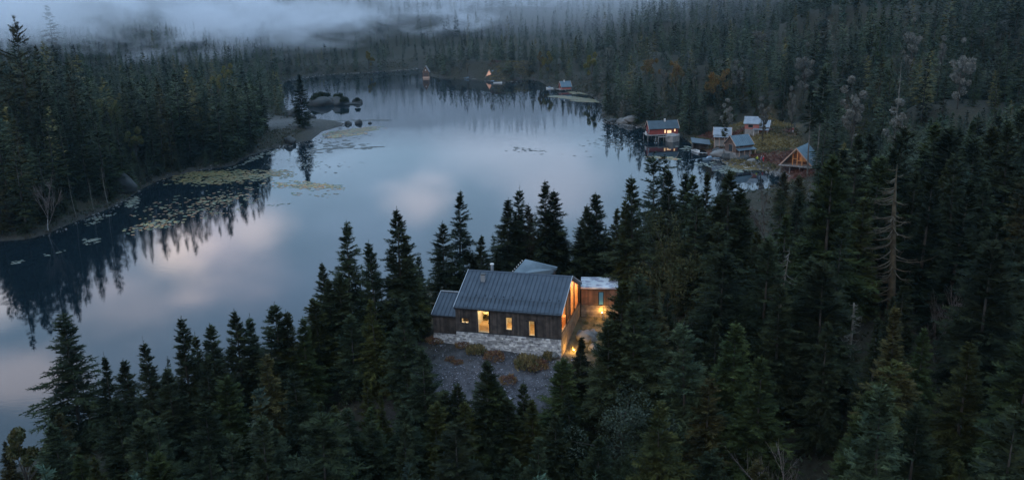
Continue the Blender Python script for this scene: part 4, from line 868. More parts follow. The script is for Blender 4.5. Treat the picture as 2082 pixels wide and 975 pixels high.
# heather and grass over the cottage knoll
def knoll():
    rr = np.random.RandomState(9); V = []; C = []
    lo = np.min(KN, 0); hi = np.max(KN, 0); P = rr.uniform(lo, hi, (5200, 2)); P = P[inpoly(P, KN)]; Z = terrain(P); S = sdf(P)
    fx = [G(986, 160, 1), G(1050, 160, 1)]; 
    Q = np.column_stack([rr.uniform(-10, 14, 700), rr.uniform(455, 500, 700)]); QS = sdf(Q); Q = Q[QS > .5]
    P = np.vstack([P[S > 2], Q]); Z = terrain(P)
    for (x, y), z in zip(P, Z):
        n = mnoise.noise((x * .09, y * .06, 0)); s = rr.uniform(.35, .9) * (1 if y < 400 else 1.5); c = (.11, .045, .032) if n > .12 else (.15, .115, .042) if n < -.1 else (.075, .072, .035)
        g = rr.uniform(.6, 1.3)
        for j in range(9):
            a = rr.uniform(0, 6.28); r = rr.uniform(0, s); b = np.array([x + r * math.cos(a), y + r * math.sin(a), z + s * .5 * (1 - (r / s) ** 2)]); e = rr.normal(size=3) * .3 * s; e[2] = abs(e[2]) + .12
            t = rr.normal(size=3); t = t / np.linalg.norm(t) * .16; V += [b - t, b + t, b + e]; C += [(c[0] * g, c[1] * g, c[2] * g, 1)] * 3
    me = np_mesh('heather', V, np.arange(len(V)).reshape(-1, 3), M['pads']); a = me.color_attributes.new('Col', 'FLOAT_COLOR', 'POINT'); a.data.foreach_set('color', np.array(C, np.float32).ravel())
    o = bpy.data.objects.new('heather', me); COL.objects.link(o); tag(o, kind='stuff')
knoll()

# ------------------------------------------------------------------ trees
def spruce_crown(seed, mt, H=12.0, hw=.30, whorl=.22, nb=8, ntw=11, start=.06, droop=.26, ragged=.25, tri=.34, power=.85, lead=.05, twig=.46, gap=0.0, uplift=.45):
    rr = np.random.RandomState(seed); V = []; 
    z = H * start; lob = rr.uniform(0, 6.28, 3)
    while z < H * (1 - lead):
        t = z / H; u = (t - start) / (1 - start)
        prof = (1 - t) ** power * min(1, .55 + u * 2.2); env = H * hw * prof + .10
        n = max(3, int(nb * (.6 + .55 * (1 - t)))); 
        for k in range(n):
            if rr.rand() < gap: continue
            a = rr.uniform(0, 6.283); zz = z + rr.uniform(-.5, .5) * whorl
            lump = 1 + .16 * math.sin(a * 2 + lob[0] + z * .9) + .12 * math.sin(a * 3 + lob[1] - z * 1.7)
            L = env * rr.uniform(1 - ragged * 1.6, 1 + ragged * .5) * lump; L = max(L, .12)
            el = .95 * (u - .30) + .12 + rr.uniform(-.22, .22); ca, sa = math.cos(a), math.sin(a)
            m = max(3, int(ntw * min(1, .35 + L / (H * hw) * .8)))
            s = (np.arange(m) + rr.uniform(.1, .9, m)) / m; s = .12 + .88 * s
            def pos(q): return np.stack([L * q * math.cos(el) * ca, L * q * math.cos(el) * sa, zz + L * (math.sin(el) * q - droop * q * q + uplift * droop * q ** 3)], -1)
            P = pos(s); P2 = pos(np.minimum(s + .05, 1.05)); D = P2 - P; D /= np.linalg.norm(D, axis=1)[:, None] + 1e-9
            side = np.stack([-np.full(m, sa), np.full(m, ca), np.zeros(m)], 1)
            for sg in (-1, 1):
                tl = (L * twig * (1 - s) ** .75 + .16) * rr.uniform(.7, 1.25, m)
                d = D * rr.uniform(.65, 1.0, m)[:, None] + side * sg * rr.uniform(.55, .9, m)[:, None]; d[:, 2] += rr.uniform(-.30, .32, m); d /= np.linalg.norm(d, axis=1)[:, None]
                nrm = np.cross(d, np.array([0, 0, 1.]) + rr.normal(size=(m, 3)) * .35); nrm /= np.linalg.norm(nrm, axis=1)[:, None] + 1e-9
                w = np.minimum(tri * .26, tl * .3)[:, None]; E = P + d * tl[:, None]
                V.append(np.stack([P - nrm * w, P + nrm * w, E], 1))
                for f, g in ((.25, 1), (.45, -1), (.65, 1)) if tri < .5 else ():
                    b = P + d * (tl * f)[:, None]; dd = d * .7 + nrm * g * .75; dd[:, 2] += rr.uniform(-.25, .1, m); ll = np.minimum(tl * .5, tri)[:, None]
                    V.append(np.stack([b - d * ll * .16, b + d * ll * .2, b + dd * ll], 1))
            # branch tip
            e = pos(np.array([.72, 1.06])); nn = side[0] * tri * .16; V.append(np.array([[e[0] - nn, e[0] + nn, e[1]]]))
        z += whorl * (.75 + .5 * rr.rand()) * (1 if t < .8 else .7)
    for k in range(10):                       # leader with short whorls
        zz = H * (1 - lead) + H * lead * k / 10; a = rr.uniform(0, 6.28); l = .22 * (1 - k / 11)
        V.append(np.array([[[0, 0, zz - .03], [0, 0, zz + .05], [l * math.cos(a), l * math.sin(a), zz + l * .8]]]))
    V.append(np.array([[[-.035, 0, H * (1 - lead) - .5], [.035, 0, H * (1 - lead) - .5], [0, 0, H]], [[0, -.035, H * (1 - lead) - .5], [0, .035, H * (1 - lead) - .5], [0, 0, H]]]))
    V = np.concatenate([v.reshape(-1, 3, 3) for v in V]).reshape(-1, 3)
    return np_mesh('crown', V, np.arange(len(V)).reshape(-1, 3), mt)
def trunk_mesh(H, r, mt, seed=0, lean=0.0):
    rr = random.Random(seed); pts = [(lean * H * (t ** 1.5) + rr.uniform(-.03, .03) * (t > 0), rr.uniform(-.03, .03) * (t > 0), H * t - (1.2 if t == 0 else 0)) for t in (0, .12, .3, .5, .7, .85, .97)]
    return MB().tube(pts, [r * 1.25, r, r * .85, r * .65, r * .42, r * .22, r * .05], 7).mesh('trunk', mt, True)

NEAR = [dict(seed=1), dict(seed=2, hw=.28, droop=.3), dict(seed=3, hw=.33, ragged=.35, gap=.08), dict(seed=4, hw=.26, power=.95, lead=.08), dict(seed=5, hw=.34, droop=.45, gap=.12, ragged=.4), dict(seed=6, hw=.31, power=.72, droop=.2), dict(seed=7, start=.22, ragged=.5, gap=.2, power=.6, hw=.25, whorl=.3, droop=.45), dict(seed=8, hw=.36, power=.62, droop=.45, ragged=.45), dict(seed=9, hw=.25, power=1.05, ragged=.4, droop=.15)]
NEARM = [spruce_crown(mt=M['needle'], **p) for p in NEAR]; TRK = [trunk_mesh(12, .16, M['bark'], i) for i in range(3)]
BARE = [spruce_crown(11, M['needle'], start=.5, hw=.17, power=.6, ragged=.4, gap=.1), spruce_crown(12, M['needle'], start=.38, hw=.24, ragged=.45, gap=.15, droop=.5)]
RAG = [spruce_crown(13, M['needle'], start=.25, hw=.19, power=.35, ragged=.5, gap=.35, whorl=.42, droop=.5, lead=.01, nb=8), spruce_crown(14, M['needle'], start=.2, hw=.20, power=.5, ragged=.6, gap=.3, whorl=.4, droop=.15, uplift=1.4, lead=.01, nb=8)]
MID = [spruce_crown(20 + i, M['needle'], H=12, hw=h_ + .025, whorl=.42, nb=8, ntw=6, tri=.55, ragged=rg * .65, power=pw_ + .1, start=.04, lead=.05, gap=gp * .5) for i, (h_, rg, pw_, gp) in enumerate(((.16, .3, .8, 0), (.19, .35, .75, .05), (.14, .3, .9, 0), (.21, .4, .7, .1), (.17, .5, .65, .2), (.13, .35, .6, .1)))]
def far_tree(i, hw, mt, power=.8):
    c = spruce_crown(40 + i, mt, H=12, hw=hw, whorl=.6, nb=7, ntw=4, tri=.62, ragged=.22, power=power, start=.04, lead=.05, twig=.6); o = bpy.data.objects.new('far_spruce', c); return o
LIBC = bpy.data.collections.new('far_tree_kinds'); LIBP = bpy.data.collections.new('pale_tree_kinds'); LIBM = bpy.data.collections.new('mid_tree_kinds')
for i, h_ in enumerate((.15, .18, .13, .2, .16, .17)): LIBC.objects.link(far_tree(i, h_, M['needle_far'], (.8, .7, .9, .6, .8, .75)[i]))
for i, h_ in enumerate((.16, .2, .14)): LIBP.objects.link(far_tree(i + 8, h_, M['needle_pale'], .5))
LIBG = bpy.data.collections.new('gold_tree_kinds')
for i in range(2): LIBG.objects.link(far_tree(i + 12, .17, M['needle_gold'], .6))
for i in range(6):
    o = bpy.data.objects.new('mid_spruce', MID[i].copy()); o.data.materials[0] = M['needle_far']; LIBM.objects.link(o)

def leaf_crown(seed, mt, H=10.0, R=3.0, n=2600, size=.2, blobs=16, z0=.35):
    rr = np.random.RandomState(seed); B = rr.normal(size=(blobs, 3)) * np.array([R * .5, R * .5, H * (1 - z0) * .26]) + np.array([0, 0, H * (z0 + (1 - z0) * .5)]); br = rr.uniform(.22, .45, blobs) * R
    k = rr.randint(0, blobs, n); d = rr.normal(size=(n, 3)); d /= np.linalg.norm(d, axis=1)[:, None]; c = B[k] + d * (br[k] * rr.uniform(.3, 1, n) ** .5)[:, None]
    t = rr.normal(size=(n, 3)); t /= np.linalg.norm(t, axis=1)[:, None]; s = np.cross(t, rr.normal(size=(n, 3))); s /= np.linalg.norm(s, axis=1)[:, None]; L = size * rr.uniform(.6, 1.4, n)[:, None]
    V = np.stack([c - t * L, c + s * L * .6, c + t * L, c - s * L * .6], 1).reshape(-1, 3); return np_mesh('crown', V, np.arange(4 * n).reshape(-1, 4), mt), B
def limb_trunk(seed, B, H, mt, r=.16):
    rr = random.Random(seed); m = MB(); zt = H * .55; m.tube([(0, 0, -1), (.05, 0, H * .2), (0, .08, zt), (0, 0, H * .8)], [r, r * .8, r * .5, r * .15], 7)
    for b in B: 
        z = max(H * .15, b[2] * rr.uniform(.4, .65)); m.tube([(0, 0, z), (b[0] * .5, b[1] * .5, (z + b[2]) / 2 - .1), tuple(b)], [r * .4, r * .25, r * .06], 5, False)
    return m.mesh('trunk', mt, True)
LEAFY = []
for i, (mt, kw) in enumerate(((M['leaf'], {}), (M['leaf'], dict(R=2.2, blobs=12)), (M['leaf_grey'], dict(R=2.2, n=2200, size=.17)), (M['shrubleaf'], dict(H=7, R=3.4, n=15000, size=.075, blobs=40, z0=.1)))):
    c, B = leaf_crown(60 + i, mt, **kw); LEAFY.append((c, limb_trunk(i, B, kw.get('H', 10), M['bark'])))
def bare_tree(seed, H=9.0, mt=None, depth=4, r=.12, spread=.55, up=.5):
    rr = random.Random(seed); m = MB(); tr = MB(); top = MB()
    def grow(p, d, L, r, k, target):
        q = p + d * L * .5 + Vector((rr.uniform(-.06, .06), rr.uniform(-.06, .06), 0)) * L; e = p + d * L
        target.tube([p, q, e], [r, r * .85, r * .65], 5 if k > 1 else 3, False)
        if k == 0: return
        for i in range(3 if k > 1 else 4):
            dd = (d + Vector((rr.gauss(0, spread), rr.gauss(0, spread), rr.gauss(.1, .25)))).normalized(); dd = (dd + Vector((0, 0, up * .3))).normalized()
            grow(p.lerp(e, rr.uniform(.45, 1)), dd, L * rr.uniform(.5, .75), r * .5, k - 1, top)
        grow(e, (d + Vector((rr.gauss(0, .12), rr.gauss(0, .12), .1))).normalized(), L * .75, r * .65, k - 1, top)
    grow(Vector((0, 0, -1)), Vector((rr.uniform(-.06, .06), 0, 1)).normalized(), H * .42, r, depth, tr)
    return tr.mesh('trunk', mt or M['birch'], True), top.mesh('branches', mt or M['birch'], True)
def snag(seed, H=12.0, r=.2, nbr=46, Lb=2.6, mt=None, start=.25, curve=.5, oneside=0.0, broken=False):
    rr = random.Random(seed); tr = MB(); b = MB(); lean = rr.uniform(-.03, .03)
    ax = lambda t: Vector((lean * H * t + .12 * math.sin(t * 5 + seed), .1 * math.cos(t * 4 + seed), H * t))
    tr.tube([ax(-.08), ax(.15), ax(.35), ax(.55), ax(.75), ax(.9), ax(1.0)], [r * 1.2, r, r * .85, r * .7, r * .5, r * (.4 if broken else .2), r * (.35 if broken else .04)], 8)
    for k in range(nbr):
        t = start + (1 - start) * .97 * rr.random(); a = rr.uniform(0, 6.28)
        if rr.random() < oneside: a = rr.uniform(2.2, 4.1)
        L = Lb * (1 - t) ** .6 * rr.uniform(.35, 1.1) + .3; d = Vector((math.cos(a), math.sin(a), 0)); p = ax(t)
        pts = [p + d * L * s + Vector((0, 0, L * (-curve * s + (curve * 1.15) * s * s * s))) for s in (0, .3, .6, .85, 1)]
        b.tube(pts, [r * .18, r * .14, r * .10, r * .06, r * .02], 4, False)
        for j in range(5):
            s = rr.uniform(.3, .95); q = pts[int(s * 4)]; dd = (d * .6 + Vector((-d.y, d.x, 0)) * rr.choice((-1, 1)) * .8 + Vector((0, 0, rr.uniform(-.6, .3)))).normalized(); b.tube([q, q + dd * L * .13, q + dd * L * .24 + Vector((0, 0, -.06))], [r * .06, r * .04, r * .01], 3, False)
    return tr.mesh('trunk', mt or M['deadwood'], True), b.mesh('branches', mt or M['deadwood'], True)

# ---- placing
def ray(px, py):
    d = _f + R2 * (px - CX) / F_PX - U2 * (py - CY) / F_PX; return d / math.hypot(d[0], d[1])
def house_zone(x, y, m=0.0):
    c, s = math.cos(-HYAW), math.sin(-HYAW); dx, dy = x - HX, y - HY; a, b = dx * c - dy * s, dx * s + dy * c
    return ((-4.6 < a) & (a < 17.5) & (-4.0 < b) & (b < 13)) | ((0 < a) & (a < 14) & (9 < b) & (b < 19))
def place(px, py, h, dmin=45, dmax=700):
    d = ray(px, py); D = np.arange(dmin, dmax, 1.0); X = d[0] * D; Y = d[1] * D; Z = CAM_H + d[2] * D
    T = terrain(np.column_stack([X, Y])); S = sdf(np.column_stack([X, Y])); ok = np.where(((Z - T) <= h) & (S > .6) & ~house_zone(X, Y))[0]
    i = ok[0] if len(ok) else int(np.argmin(np.abs(Z - T - h))); return X[i], Y[i], T[i], max(Z[i] - T[i], h * .55)
TREES = []     # dicts: x y z h kind variant tint wide px py
TAKEN = []
TINTS = {'dark green': (.80, .85, .80), 'blue green': (1.0, 1.15, 1.2), 'olive green': (1.3, 1.2, .75), 'fresh green': (1.1, 1.25, .85), 'brownish green': (1.4, 1.05, .8), 'deep green': (.6, .7, .68)}
RT = random.Random(77)
def add(px, py, h, kind='spruce', var=None, tint=None, wide=1.0, label=None, dmin=45, cat='tree', name=None, d0=None, group=None):
    x, y, z, hh = place(px, py, h, dmin)
    t = dict(x=x, y=y, z=z, h=hh, kind=kind, var=var, tint=tint or RT.choice(['dark green', 'dark green', 'blue green', 'olive green', 'deep green', 'fresh green']), wide=wide, px=px, py=py, label=label, hand=True, name=name, group=group); TREES.append(t); TAKEN.append((x, y)); return t
# near shoreline silhouettes and the foreground rows: (tip x, tip y, height, variant, tint, width)
for r_ in ((122, 629, 15.0, 4, 'deep green', 1.1), (208, 711, 11, 3, 'deep green', .8), (256, 724, 9, 2, 'dark green', 1.1), (294, 678, 12, 3, 'dark green', .95), (362, 639, 13, 1, 'dark green', .85), (394, 666, 11, 3, 'olive green', .9), (425, 652, 11, 0, 'dark green', 1), (475, 619, 13, 0, 'dark green', .95), (500, 628, 11.5, 3, 'blue green', 1), (559, 610, 12.5, 0, 'blue green', 1.05), (580, 626, 11, 2, 'olive green', 1),
           (654, 527, 10.5, 1, 'dark green', .8), (696, 441, 13.5, 4, 'dark green', .9), (755, 482, 12.5, 2, 'deep green', .85), (804, 412, 14, 0, 'dark green', .9), (833, 478, 12, 1, 'olive green', .85), (851, 508, 10.5, 3, 'dark green', .8), (897, 446, 14, 2, 'dark green', 1), (926, 382, 17, 4, 'deep green', .8), (975, 473, 11.5, 0, 'dark green', 1.0),
           (1027, 398, 14.5, 1, 'dark green', 1.15), (1046, 371, 16, 3, 'deep green', 1), (1074, 410, 12.5, 2, 'brownish green', .8), (1109, 361, 17, 4, 'dark green', .95), (1128, 381, 15.5, 0, 'deep green', 1.05), (1100, 466, 10, 3, 'blue green', 1), (1052, 478, 10, 1, 'olive green', 1), (1192, 411, 13, 2, 'dark green', 1), (1215, 384, 15, 0, 'deep green', 1.1), (1252, 415, 14, 1, 'olive green', .8), (1276, 389, 15, 3, 'olive green', .7),
           (1291, 349, 17, 0, 'dark green', .9), (1371, 325, 16, 3, 'dark green', .9), (1390, 346, 13, 1, 'deep green', 1), (1412, 346, 14, 0, 'fresh green', .9), (1416, 374, 14, 3, 'blue green', 1), (1438, 334, 15, 3, 'dark green', .8), (1485, 334, 16, 0, 'dark green', 1.05), (1510, 372, 14, 2, 'fresh green', 1.1), (1465, 392, 13, 1, 'olive green', 1),
           (1690, 318, 17, 5, 'fresh green', .9), (1692, 300, 18, 2, 'fresh green', 1), (1745, 250, 18, 3, 'dark green', 1), (1820, 290, 15, 0, 'deep green', 1),
           (689, 545, 10.5, 5, 'dark green', 1), (710, 632, 9, 5, 'blue green', 1.1), (762, 600, 10, 0, 'olive green', .9), (815, 596, 11, 1, 'blue green', 1), (640, 600, 10, 5, 'olive green', 1.1), (610, 640, 11, 1, 'fresh green', 1), (665, 560, 10, 0, 'dark green', 1), (1010, 505, 9.5, 2, 'dark green', 1), (1140, 470, 11, 5, 'deep green', 1), (1175, 455, 10, 0, 'deep green', 1), (960, 520, 8, 5, 'deep green', 1),
           (824, 734, 9, 3, 'dark green', 1), (859, 700, 11.5, 0, 'blue green', 1.05), (872, 756, 9, 2, 'olive green', .9), (880, 807, 9.5, 5, 'olive green', 1.1), (816, 813, 10, 0, 'blue green', 1.15), (934, 771, 9.5, 1, 'dark green', 1.15), (990, 727, 11.5, 1, 'dark green', 1.1), (1008, 756, 11, 0, 'fresh green', 1.35), (1060, 768, 8.5, 3, 'dark green', 1.0), (1176, 677, 8.5, 1, 'dark green', .95), (1143, 722, 9.5, 5, 'fresh green', 1.2), (1092, 874, 9.5, 3, 'blue green', 1.1), (992, 886, 8, 1, 'dark green', 1), (955, 820, 8.5, 2, 'olive green', 1),
           (458, 757, 12, 5, 'fresh green', 1.15), (549, 852, 10.5, 2, 'blue green', 1.2), (677, 815, 9, 1, 'olive green', 1), (710, 819, 9.5, 0, 'blue green', 1.1), (756, 819, 9, 1, 'fresh green', 1), (743, 753, 9, 3, 'olive green', .75), (289, 823, 11, 2, 'blue green', 1.2), (165, 914, 8, 1, 'fresh green', 1.1), (413, 720, 11, 4, 'dark green', 1), (343, 740, 10.5, 0, 'dark green', 1.1), (644, 802, 9, 3, 'dark green', .9), (110, 855, 9.5, 5, 'blue green', 1.1), (604, 742, 11, 0, 'blue green', 1), (540, 712, 11, 4, 'brownish green', .95), (232, 800, 11, 0, 'deep green', 1),
           (1341, 806, 12.5, 4, 'olive green', 1.05), (1403, 642, 14, 4, 'blue green', 1), (1499, 642, 13, 2, 'fresh green', 1.1), (1260, 560, 13, 2, 'olive green', 1.1), (1300, 540, 14, 4, 'dark green', 1), (1240, 640, 12, 5, 'dark green', .9), (1290, 600, 13, 0, 'dark green', 1.1), (1655, 512, 14, 2, 'blue green', 1), (1680, 520, 15, 5, 'dark green', 1.2), (1598, 418, 14, 3, 'fresh green', 1), (1560, 470, 14, 5, 'blue green', 1), (1790, 390, 13, 3, 'blue green', 1.0), (1590, 560, 14, 0, 'dark green', 1), (1970, 680, 12, 2, 'olive green', 1), (1960, 930, 7, 1, 'olive green', 1), (880, 905, 7.5, 1, 'olive green', .9), (1210, 880, 8, 5, 'deep green', 1), (1440, 760, 11, 4, 'brownish green', 1), (925, 860, 8.5, 0, 'dark green', 1.1), (1045, 842, 8, 5, 'olive green', 1.1), (1130, 830, 8, 1, 'dark green', 1.1), (1035, 925, 8, 2, 'blue green', 1.1), (965, 930, 8, 5, 'dark green', 1.1), (905, 792, 9.5, 7, 'dark green', 1.0), (748, 850, 9, 4, 'dark green', 1.1), (775, 790, 8.5, 8, 'olive green', 1.0), (720, 880, 8, 0, 'deep green', 1.1), (950, 806, 9.5, 0, 'olive green', 1.1), (1028, 800, 9.5, 5, 'dark green', 1.1), (1085, 806, 9, 1, 'olive green', 1.1), (1160, 790, 8, 0, 'deep green', 1)):
    add(r_[0], r_[1], r_[2], 'spruce', r_[3], r_[4], r_[5])
add(1334, 312, 15.5, 'ragged', 1, 'deep green', 1.3, 'dark twin topped ragged spruce rising against the lake left of the cottages'); add(1351, 313, 15, 'ragged', 0, 'deep green', 1.0, 'dense dark column spruce touching the twin topped ragged one on its right')
add(95, 10, 32, 'ragged', 0, 'brownish green', .95, 'tallest ragged old spruce on the left ridge, club shaped top in the mist', dmin=170); add(26, 38, 29, 'ragged', 1, 'brownish green', .85, 'second tall ragged spruce at the left edge, standing before the mist', dmin=170); add(5, 105, 20, 'ragged', 0, 'brownish green', .9, 'lower ragged spruce cut by the left edge under the tall pair', dmin=170)
add(607, 147, 19, 'spruce', 1, 'deep green', 1.05, 'lone dark spruce standing on the gravel spit at the water', dmin=280)
add(1475, 225, 21, 'bare', 0, 'olive green', .9, 'tall spruce with long bare pale trunk between the small cottages', dmin=215); add(1655, 165, 28, 'bare', 0, 'deep green', .8, 'tall spruce on a bare trunk just left of the pair behind the A-frame', dmin=215); add(1674, 130, 32, 'bare', 0, 'deep green', .8, 'tallest bare trunked spruce behind the A-frame cabin', dmin=215)
add(1595, 345, 8, 'spruce', 5, 'brownish green', 1.1); add(1625, 352, 9, 'spruce', 5, 'brownish green', 1.1)
# snags, bare and leafy trees
add(1838, 330, 17, 'snag', 0, 'olive green', 1.15, 'big dead snag with a mossy trunk and many drooping arms at right', name='dead_spruce'); add(1590, 497, 13, 'snag', 1, None, 1.0, 'silvery dead spruce with curved bare branches left of the big snag', name='dead_spruce'); add(1737, 612, 9, 'snag', 2, None, .9, 'broken topped grey snag below the big mossy one', name='dead_spruce')
add(180, 360, 13, 'snag', 3, None, .8, 'pale dead spruce on the left shore close to the huge boulder', name='dead_spruce', dmin=160); add(140, 350, 12, 'snag', 4, None, .7, 'thin dead trunk left of the pale shore snag', name='dead_spruce', dmin=160); add(207, 335, 12, 'snag', 1, None, .7, 'drooping grey dead spruce right above the huge shore boulder', name='dead_spruce', dmin=160)
add(1833, 120, 20, 'snag', 3, None, .9, 'pale dead tree on the right hillside above the big snag', name='dead_spruce', dmin=200)
add(78, 345, 13, 'birch', 0, None, 1, 'reddish bare birch with white trunk at the left shore', name='bare_birch', dmin=150); add(1560, 358, 10, 'birch', 1, None, 1, 'leafless round headed tree in front of the stony shore path', name='bare_birch', dmin=110); add(1218, 205, 7, 'birch', 2, None, 1, 'little leafless birch at the tip of the point', name='bare_birch', dmin=250); add(1188, 450, 8, 'birch', 1, None, .8, 'thin bare tree behind the annex', name='bare_birch', dmin=90); add(1068, 440, 9, 'birch', 0, None, .7, 'small purple bare tree among the spruces behind the house', name='bare_birch', dmin=90)
add(1600, 880, 9, 'birch', 2, None, 1, 'pale leafless tree at the bottom edge right of centre', name='bare_birch', dmin=40); add(1960, 560, 9, 'birch', 0, None, .9, 'faint leafless tree right of the big snag', name='bare_birch'); add(1920, 585, 8, 'birch', 1, None, .9, 'second faint leafless tree right of the big snag', name='bare_birch')
add(1265, 780, 7.5, 'leafy', 3, 'blue green', 1.2, 'rounded glossy grey green broadleaf tree right of bottom centre', name='broadleaf_tree'); add(1290, 905, 5.5, 'leafy', 3, None, 1.0, 'lower glossy broadleaf bush below the rounded grey green tree', name='broadleaf_tree', dmin=40)
add(1365, 430, 11, 'leafy', 3, 'olive green', .8, 'grey green broadleaf crown with pinkish top right of centre', name='broadleaf_tree'); add(1330, 560, 11, 'spruce', 8, 'brownish green', 1.1)
add(30, 838, 9, 'leafy', 1, (.28, .36, .3), .9, 'dark leafy tree in the bottom left corner against the water', name='broadleaf_tree', dmin=50)
for (px, py, h, var, tint, lb) in ((215, 190, 15, 0, (.55, .75, .8), 'rounded olive crown in the middle of the left wood'), (270, 245, 13, 1, (.5, .65, .6), 'olive leafy tree low in the left wood above the lily pads'), (460, 120, 15, 1, (.7, .85, .75), 'yellow green leafy crown at the right end of the left ridge'), (440, 145, 13, 0, (.8, .95, .9), 'second yellow green crown left of the ridge end one'), (747, 98, 17, 1, (.9, .9, .6), 'yellow pointed tree on the far shore spit'),
                                  (1320, 112, 13, 0, (.75, .62, .6), 'orange crown on the right hill, leftmost of three'), (1376, 118, 14, 0, (.75, .62, .6), 'orange crown on the right hill, middle of three'), (1462, 134, 14, 0, (.9, .72, .6), 'largest orange crown on the right hill, right of the three'), (1097, 98, 14, 1, (.65, .6, .6), 'dull orange crown in the wood above the far boathouse'), (1115, 97, 16, 1, (.8, .9, .7), 'yellow green tree beside the dull orange crown over the far shore'), (1204, 97, 17, 1, (.7, .85, .7), 'yellow topped slim tree above the lily bank')):
    add(px, py, h, 'leafy', var, tint, .8, lb, dmin=190, name='broadleaf_tree')
for (px, py, h, lb) in ((1556, 183, 14, 'broad silvery lichen covered tree above the upper cabin'), (1482, 197, 13, 'weeping silvery tree above the small pale roofed cabin'), (1743, 148, 18, 'tall double topped silvery tree high on the right hillside'), (1640, 100, 15, 'small silvery crown high on the right hill'), (1505, 118, 15, 'silvery pair of crowns right of the orange trees'), (1830, 195, 18, 'grey tree below the pale dead tree on the right hill'), (1352, 128, 14, 'grey slender tree between two orange crowns'), (1413, 134, 13, 'grey slender tree right of the middle orange crown'), (1920, 60, 15, 'grey round crown near the top right'), (1860, 50, 15, 'brownish grey round crown near the top right'), (1545, 50, 14, 'silvery crown just below the mist on the hill'), (1960, 95, 15, 'silvery tree right of the grey round crowns'), (1265, 185, 13, 'slim pale dead tree over the red boathouse point'), (1615, 170, 15, 'brown slim dead tree on the right hillside'), (950, 115, 15, 'pale slim dead tree in the far shore wood'), (937, 118, 15, 'brown slim dead tree beside the pale one at the far shore')):
    add(px, py, h, 'pale', RT.randrange(3), None, .9 if 'slim' not in lb and 'slender' not in lb else .5, lb, dmin=190, name='lichen_tree')

# ---- filling the woods
ENV = [(-50, 880), (30, 875), (80, 830), (150, 770), (200, 800), (240, 760), (290, 740), (350, 720), (430, 700), (520, 680), (600, 660), (640, 620), (690, 560), (760, 570), (830, 545), (880, 535), (930, 520), (980, 500), (1030, 460), (1080, 440), (1130, 430), (1160, 500), (1200, 470), (1240, 450), (1300, 400), (1350, 380), (1420, 385), (1480, 365), (1530, 420), (1580, 375), (1640, 372), (1668, 362), (1680, 310), (1700, 300), (1760, 260), (2100, 200)]
ENV2 = [(-50, 0), (780, 0), (800, 700), (870, 750), (900, 790), (930, 780), (1000, 780), (1060, 785), (1100, 750), (1150, 740), (1200, 710), (1240, 640), (1290, 0), (2100, 0)]
def inside_house(x, y):
    c, s = math.cos(-HYAW), math.sin(-HYAW); dx, dy = x - HX, y - HY; a, b = dx * c - dy * s, dx * s + dy * c
    return (-4.6 < a < 17.5 and -6.5 < b < 12) or (1 < a < 13 and 9 < b < 17)
FILL = []; rr = np.random.RandomState(31)
def fill(n, xlo, xhi, ylo, yhi, gap, hf, cond):
    P = np.column_stack([rr.uniform(xlo, xhi, n), rr.uniform(ylo, yhi, n)]); S = sdf(P); P = P[S > 1.2]; T = terrain(P)
    grid = {}
    for x, y in TAKEN + [(f['x'], f['y']) for f in FILL]: grid.setdefault((int(x // gap), int(y // gap)), []).append((x, y))
    for (x, y), z in zip(P, T):
        gi, gj = int(x // gap), int(y // gap)
        if any((x - a) ** 2 + (y - b) ** 2 < gap * gap for i in (-1, 0, 1) for j in (-1, 0, 1) for a, b in grid.get((gi + i, gj + j), ())): continue
        h = hf(x, y); r = cond(x, y, z, h)
        if not r: continue
        h = r; grid.setdefault((gi, gj), []).append((x, y)); px, py = proj((x, y, z + h)); FILL.append(dict(x=x, y=y, z=z, h=h, px=px, py=py))
PROT = []
for t in TREES:
    if t['kind'] in ('snag', 'birch', 'leafy', 'pale', 'bare', 'ragged'):
        b_ = proj((t['x'], t['y'], t['z'])); PROT.append((t['px'], t['py'], (b_[1] - t['py']), math.hypot(t['x'], t['y'])))
        if 'tallest ragged' in (t['label'] or '') or 'mossy' in (t['label'] or ''): print('TREE', t['label'], t['x'], t['y'], t['z'], t['h'])
def blocks(x, y, z, h):
    d = math.hypot(x, y); px, py = proj((x, y, z + h)); by = proj((x, y, z))[1]; w_ = (by - py) * .2
    return any(d < q[3] + 1 and abs(px - q[0]) < w_ * .6 + q[2] * .1 and py < q[1] + q[2] * (.72 if q[3] < 175 else .18) for q in PROT)
ex = [p[0] for p in ENV]; ey = [p[1] for p in ENV]; e2x = [p[0] for p in ENV2]; e2y = [p[1] for p in ENV2]
BLD = [o for o in bpy.data.objects if o.parent is None and o.get('category') in ('cabin', 'boathouse', 'shed', 'shelter', 'boat', 'jetty', 'person', 'annex')]
BLP = [(o.location.x, o.location.y) for o in BLD]
def cond_near(x, y, z, h):
    if inside_house(x, y): return 0
    if any((x - a) ** 2 + (y - b) ** 2 < 25 for a, b in BLP): return 0
    if y > 195 and inpoly([(x, y)], KN)[0]: return 0
    for k in (1, .85, .7, .55):
        px, py = proj((x, y, z + h * k))
        if not (-90 < px < 2170) or py > 1060: return 0
        if py < np.interp(px, ex, ey): continue
        if y < 92 and py < np.interp(px, e2x, e2y): continue
        if y < 92 and 1060 < px < 1245 and proj((x, y, z + h * k))[1] < 735 and y < 84: continue
        if y < 235 and 1585 < px < 1672 and py < 350: continue
        if blocks(x, y, z, h * k): continue
        return h * k
    return 0
fill(9000, -75, 130, 40, 215, 3.6, lambda x, y: rr.uniform(9, 15) + (2.5 if x > 20 else 0), cond_near)
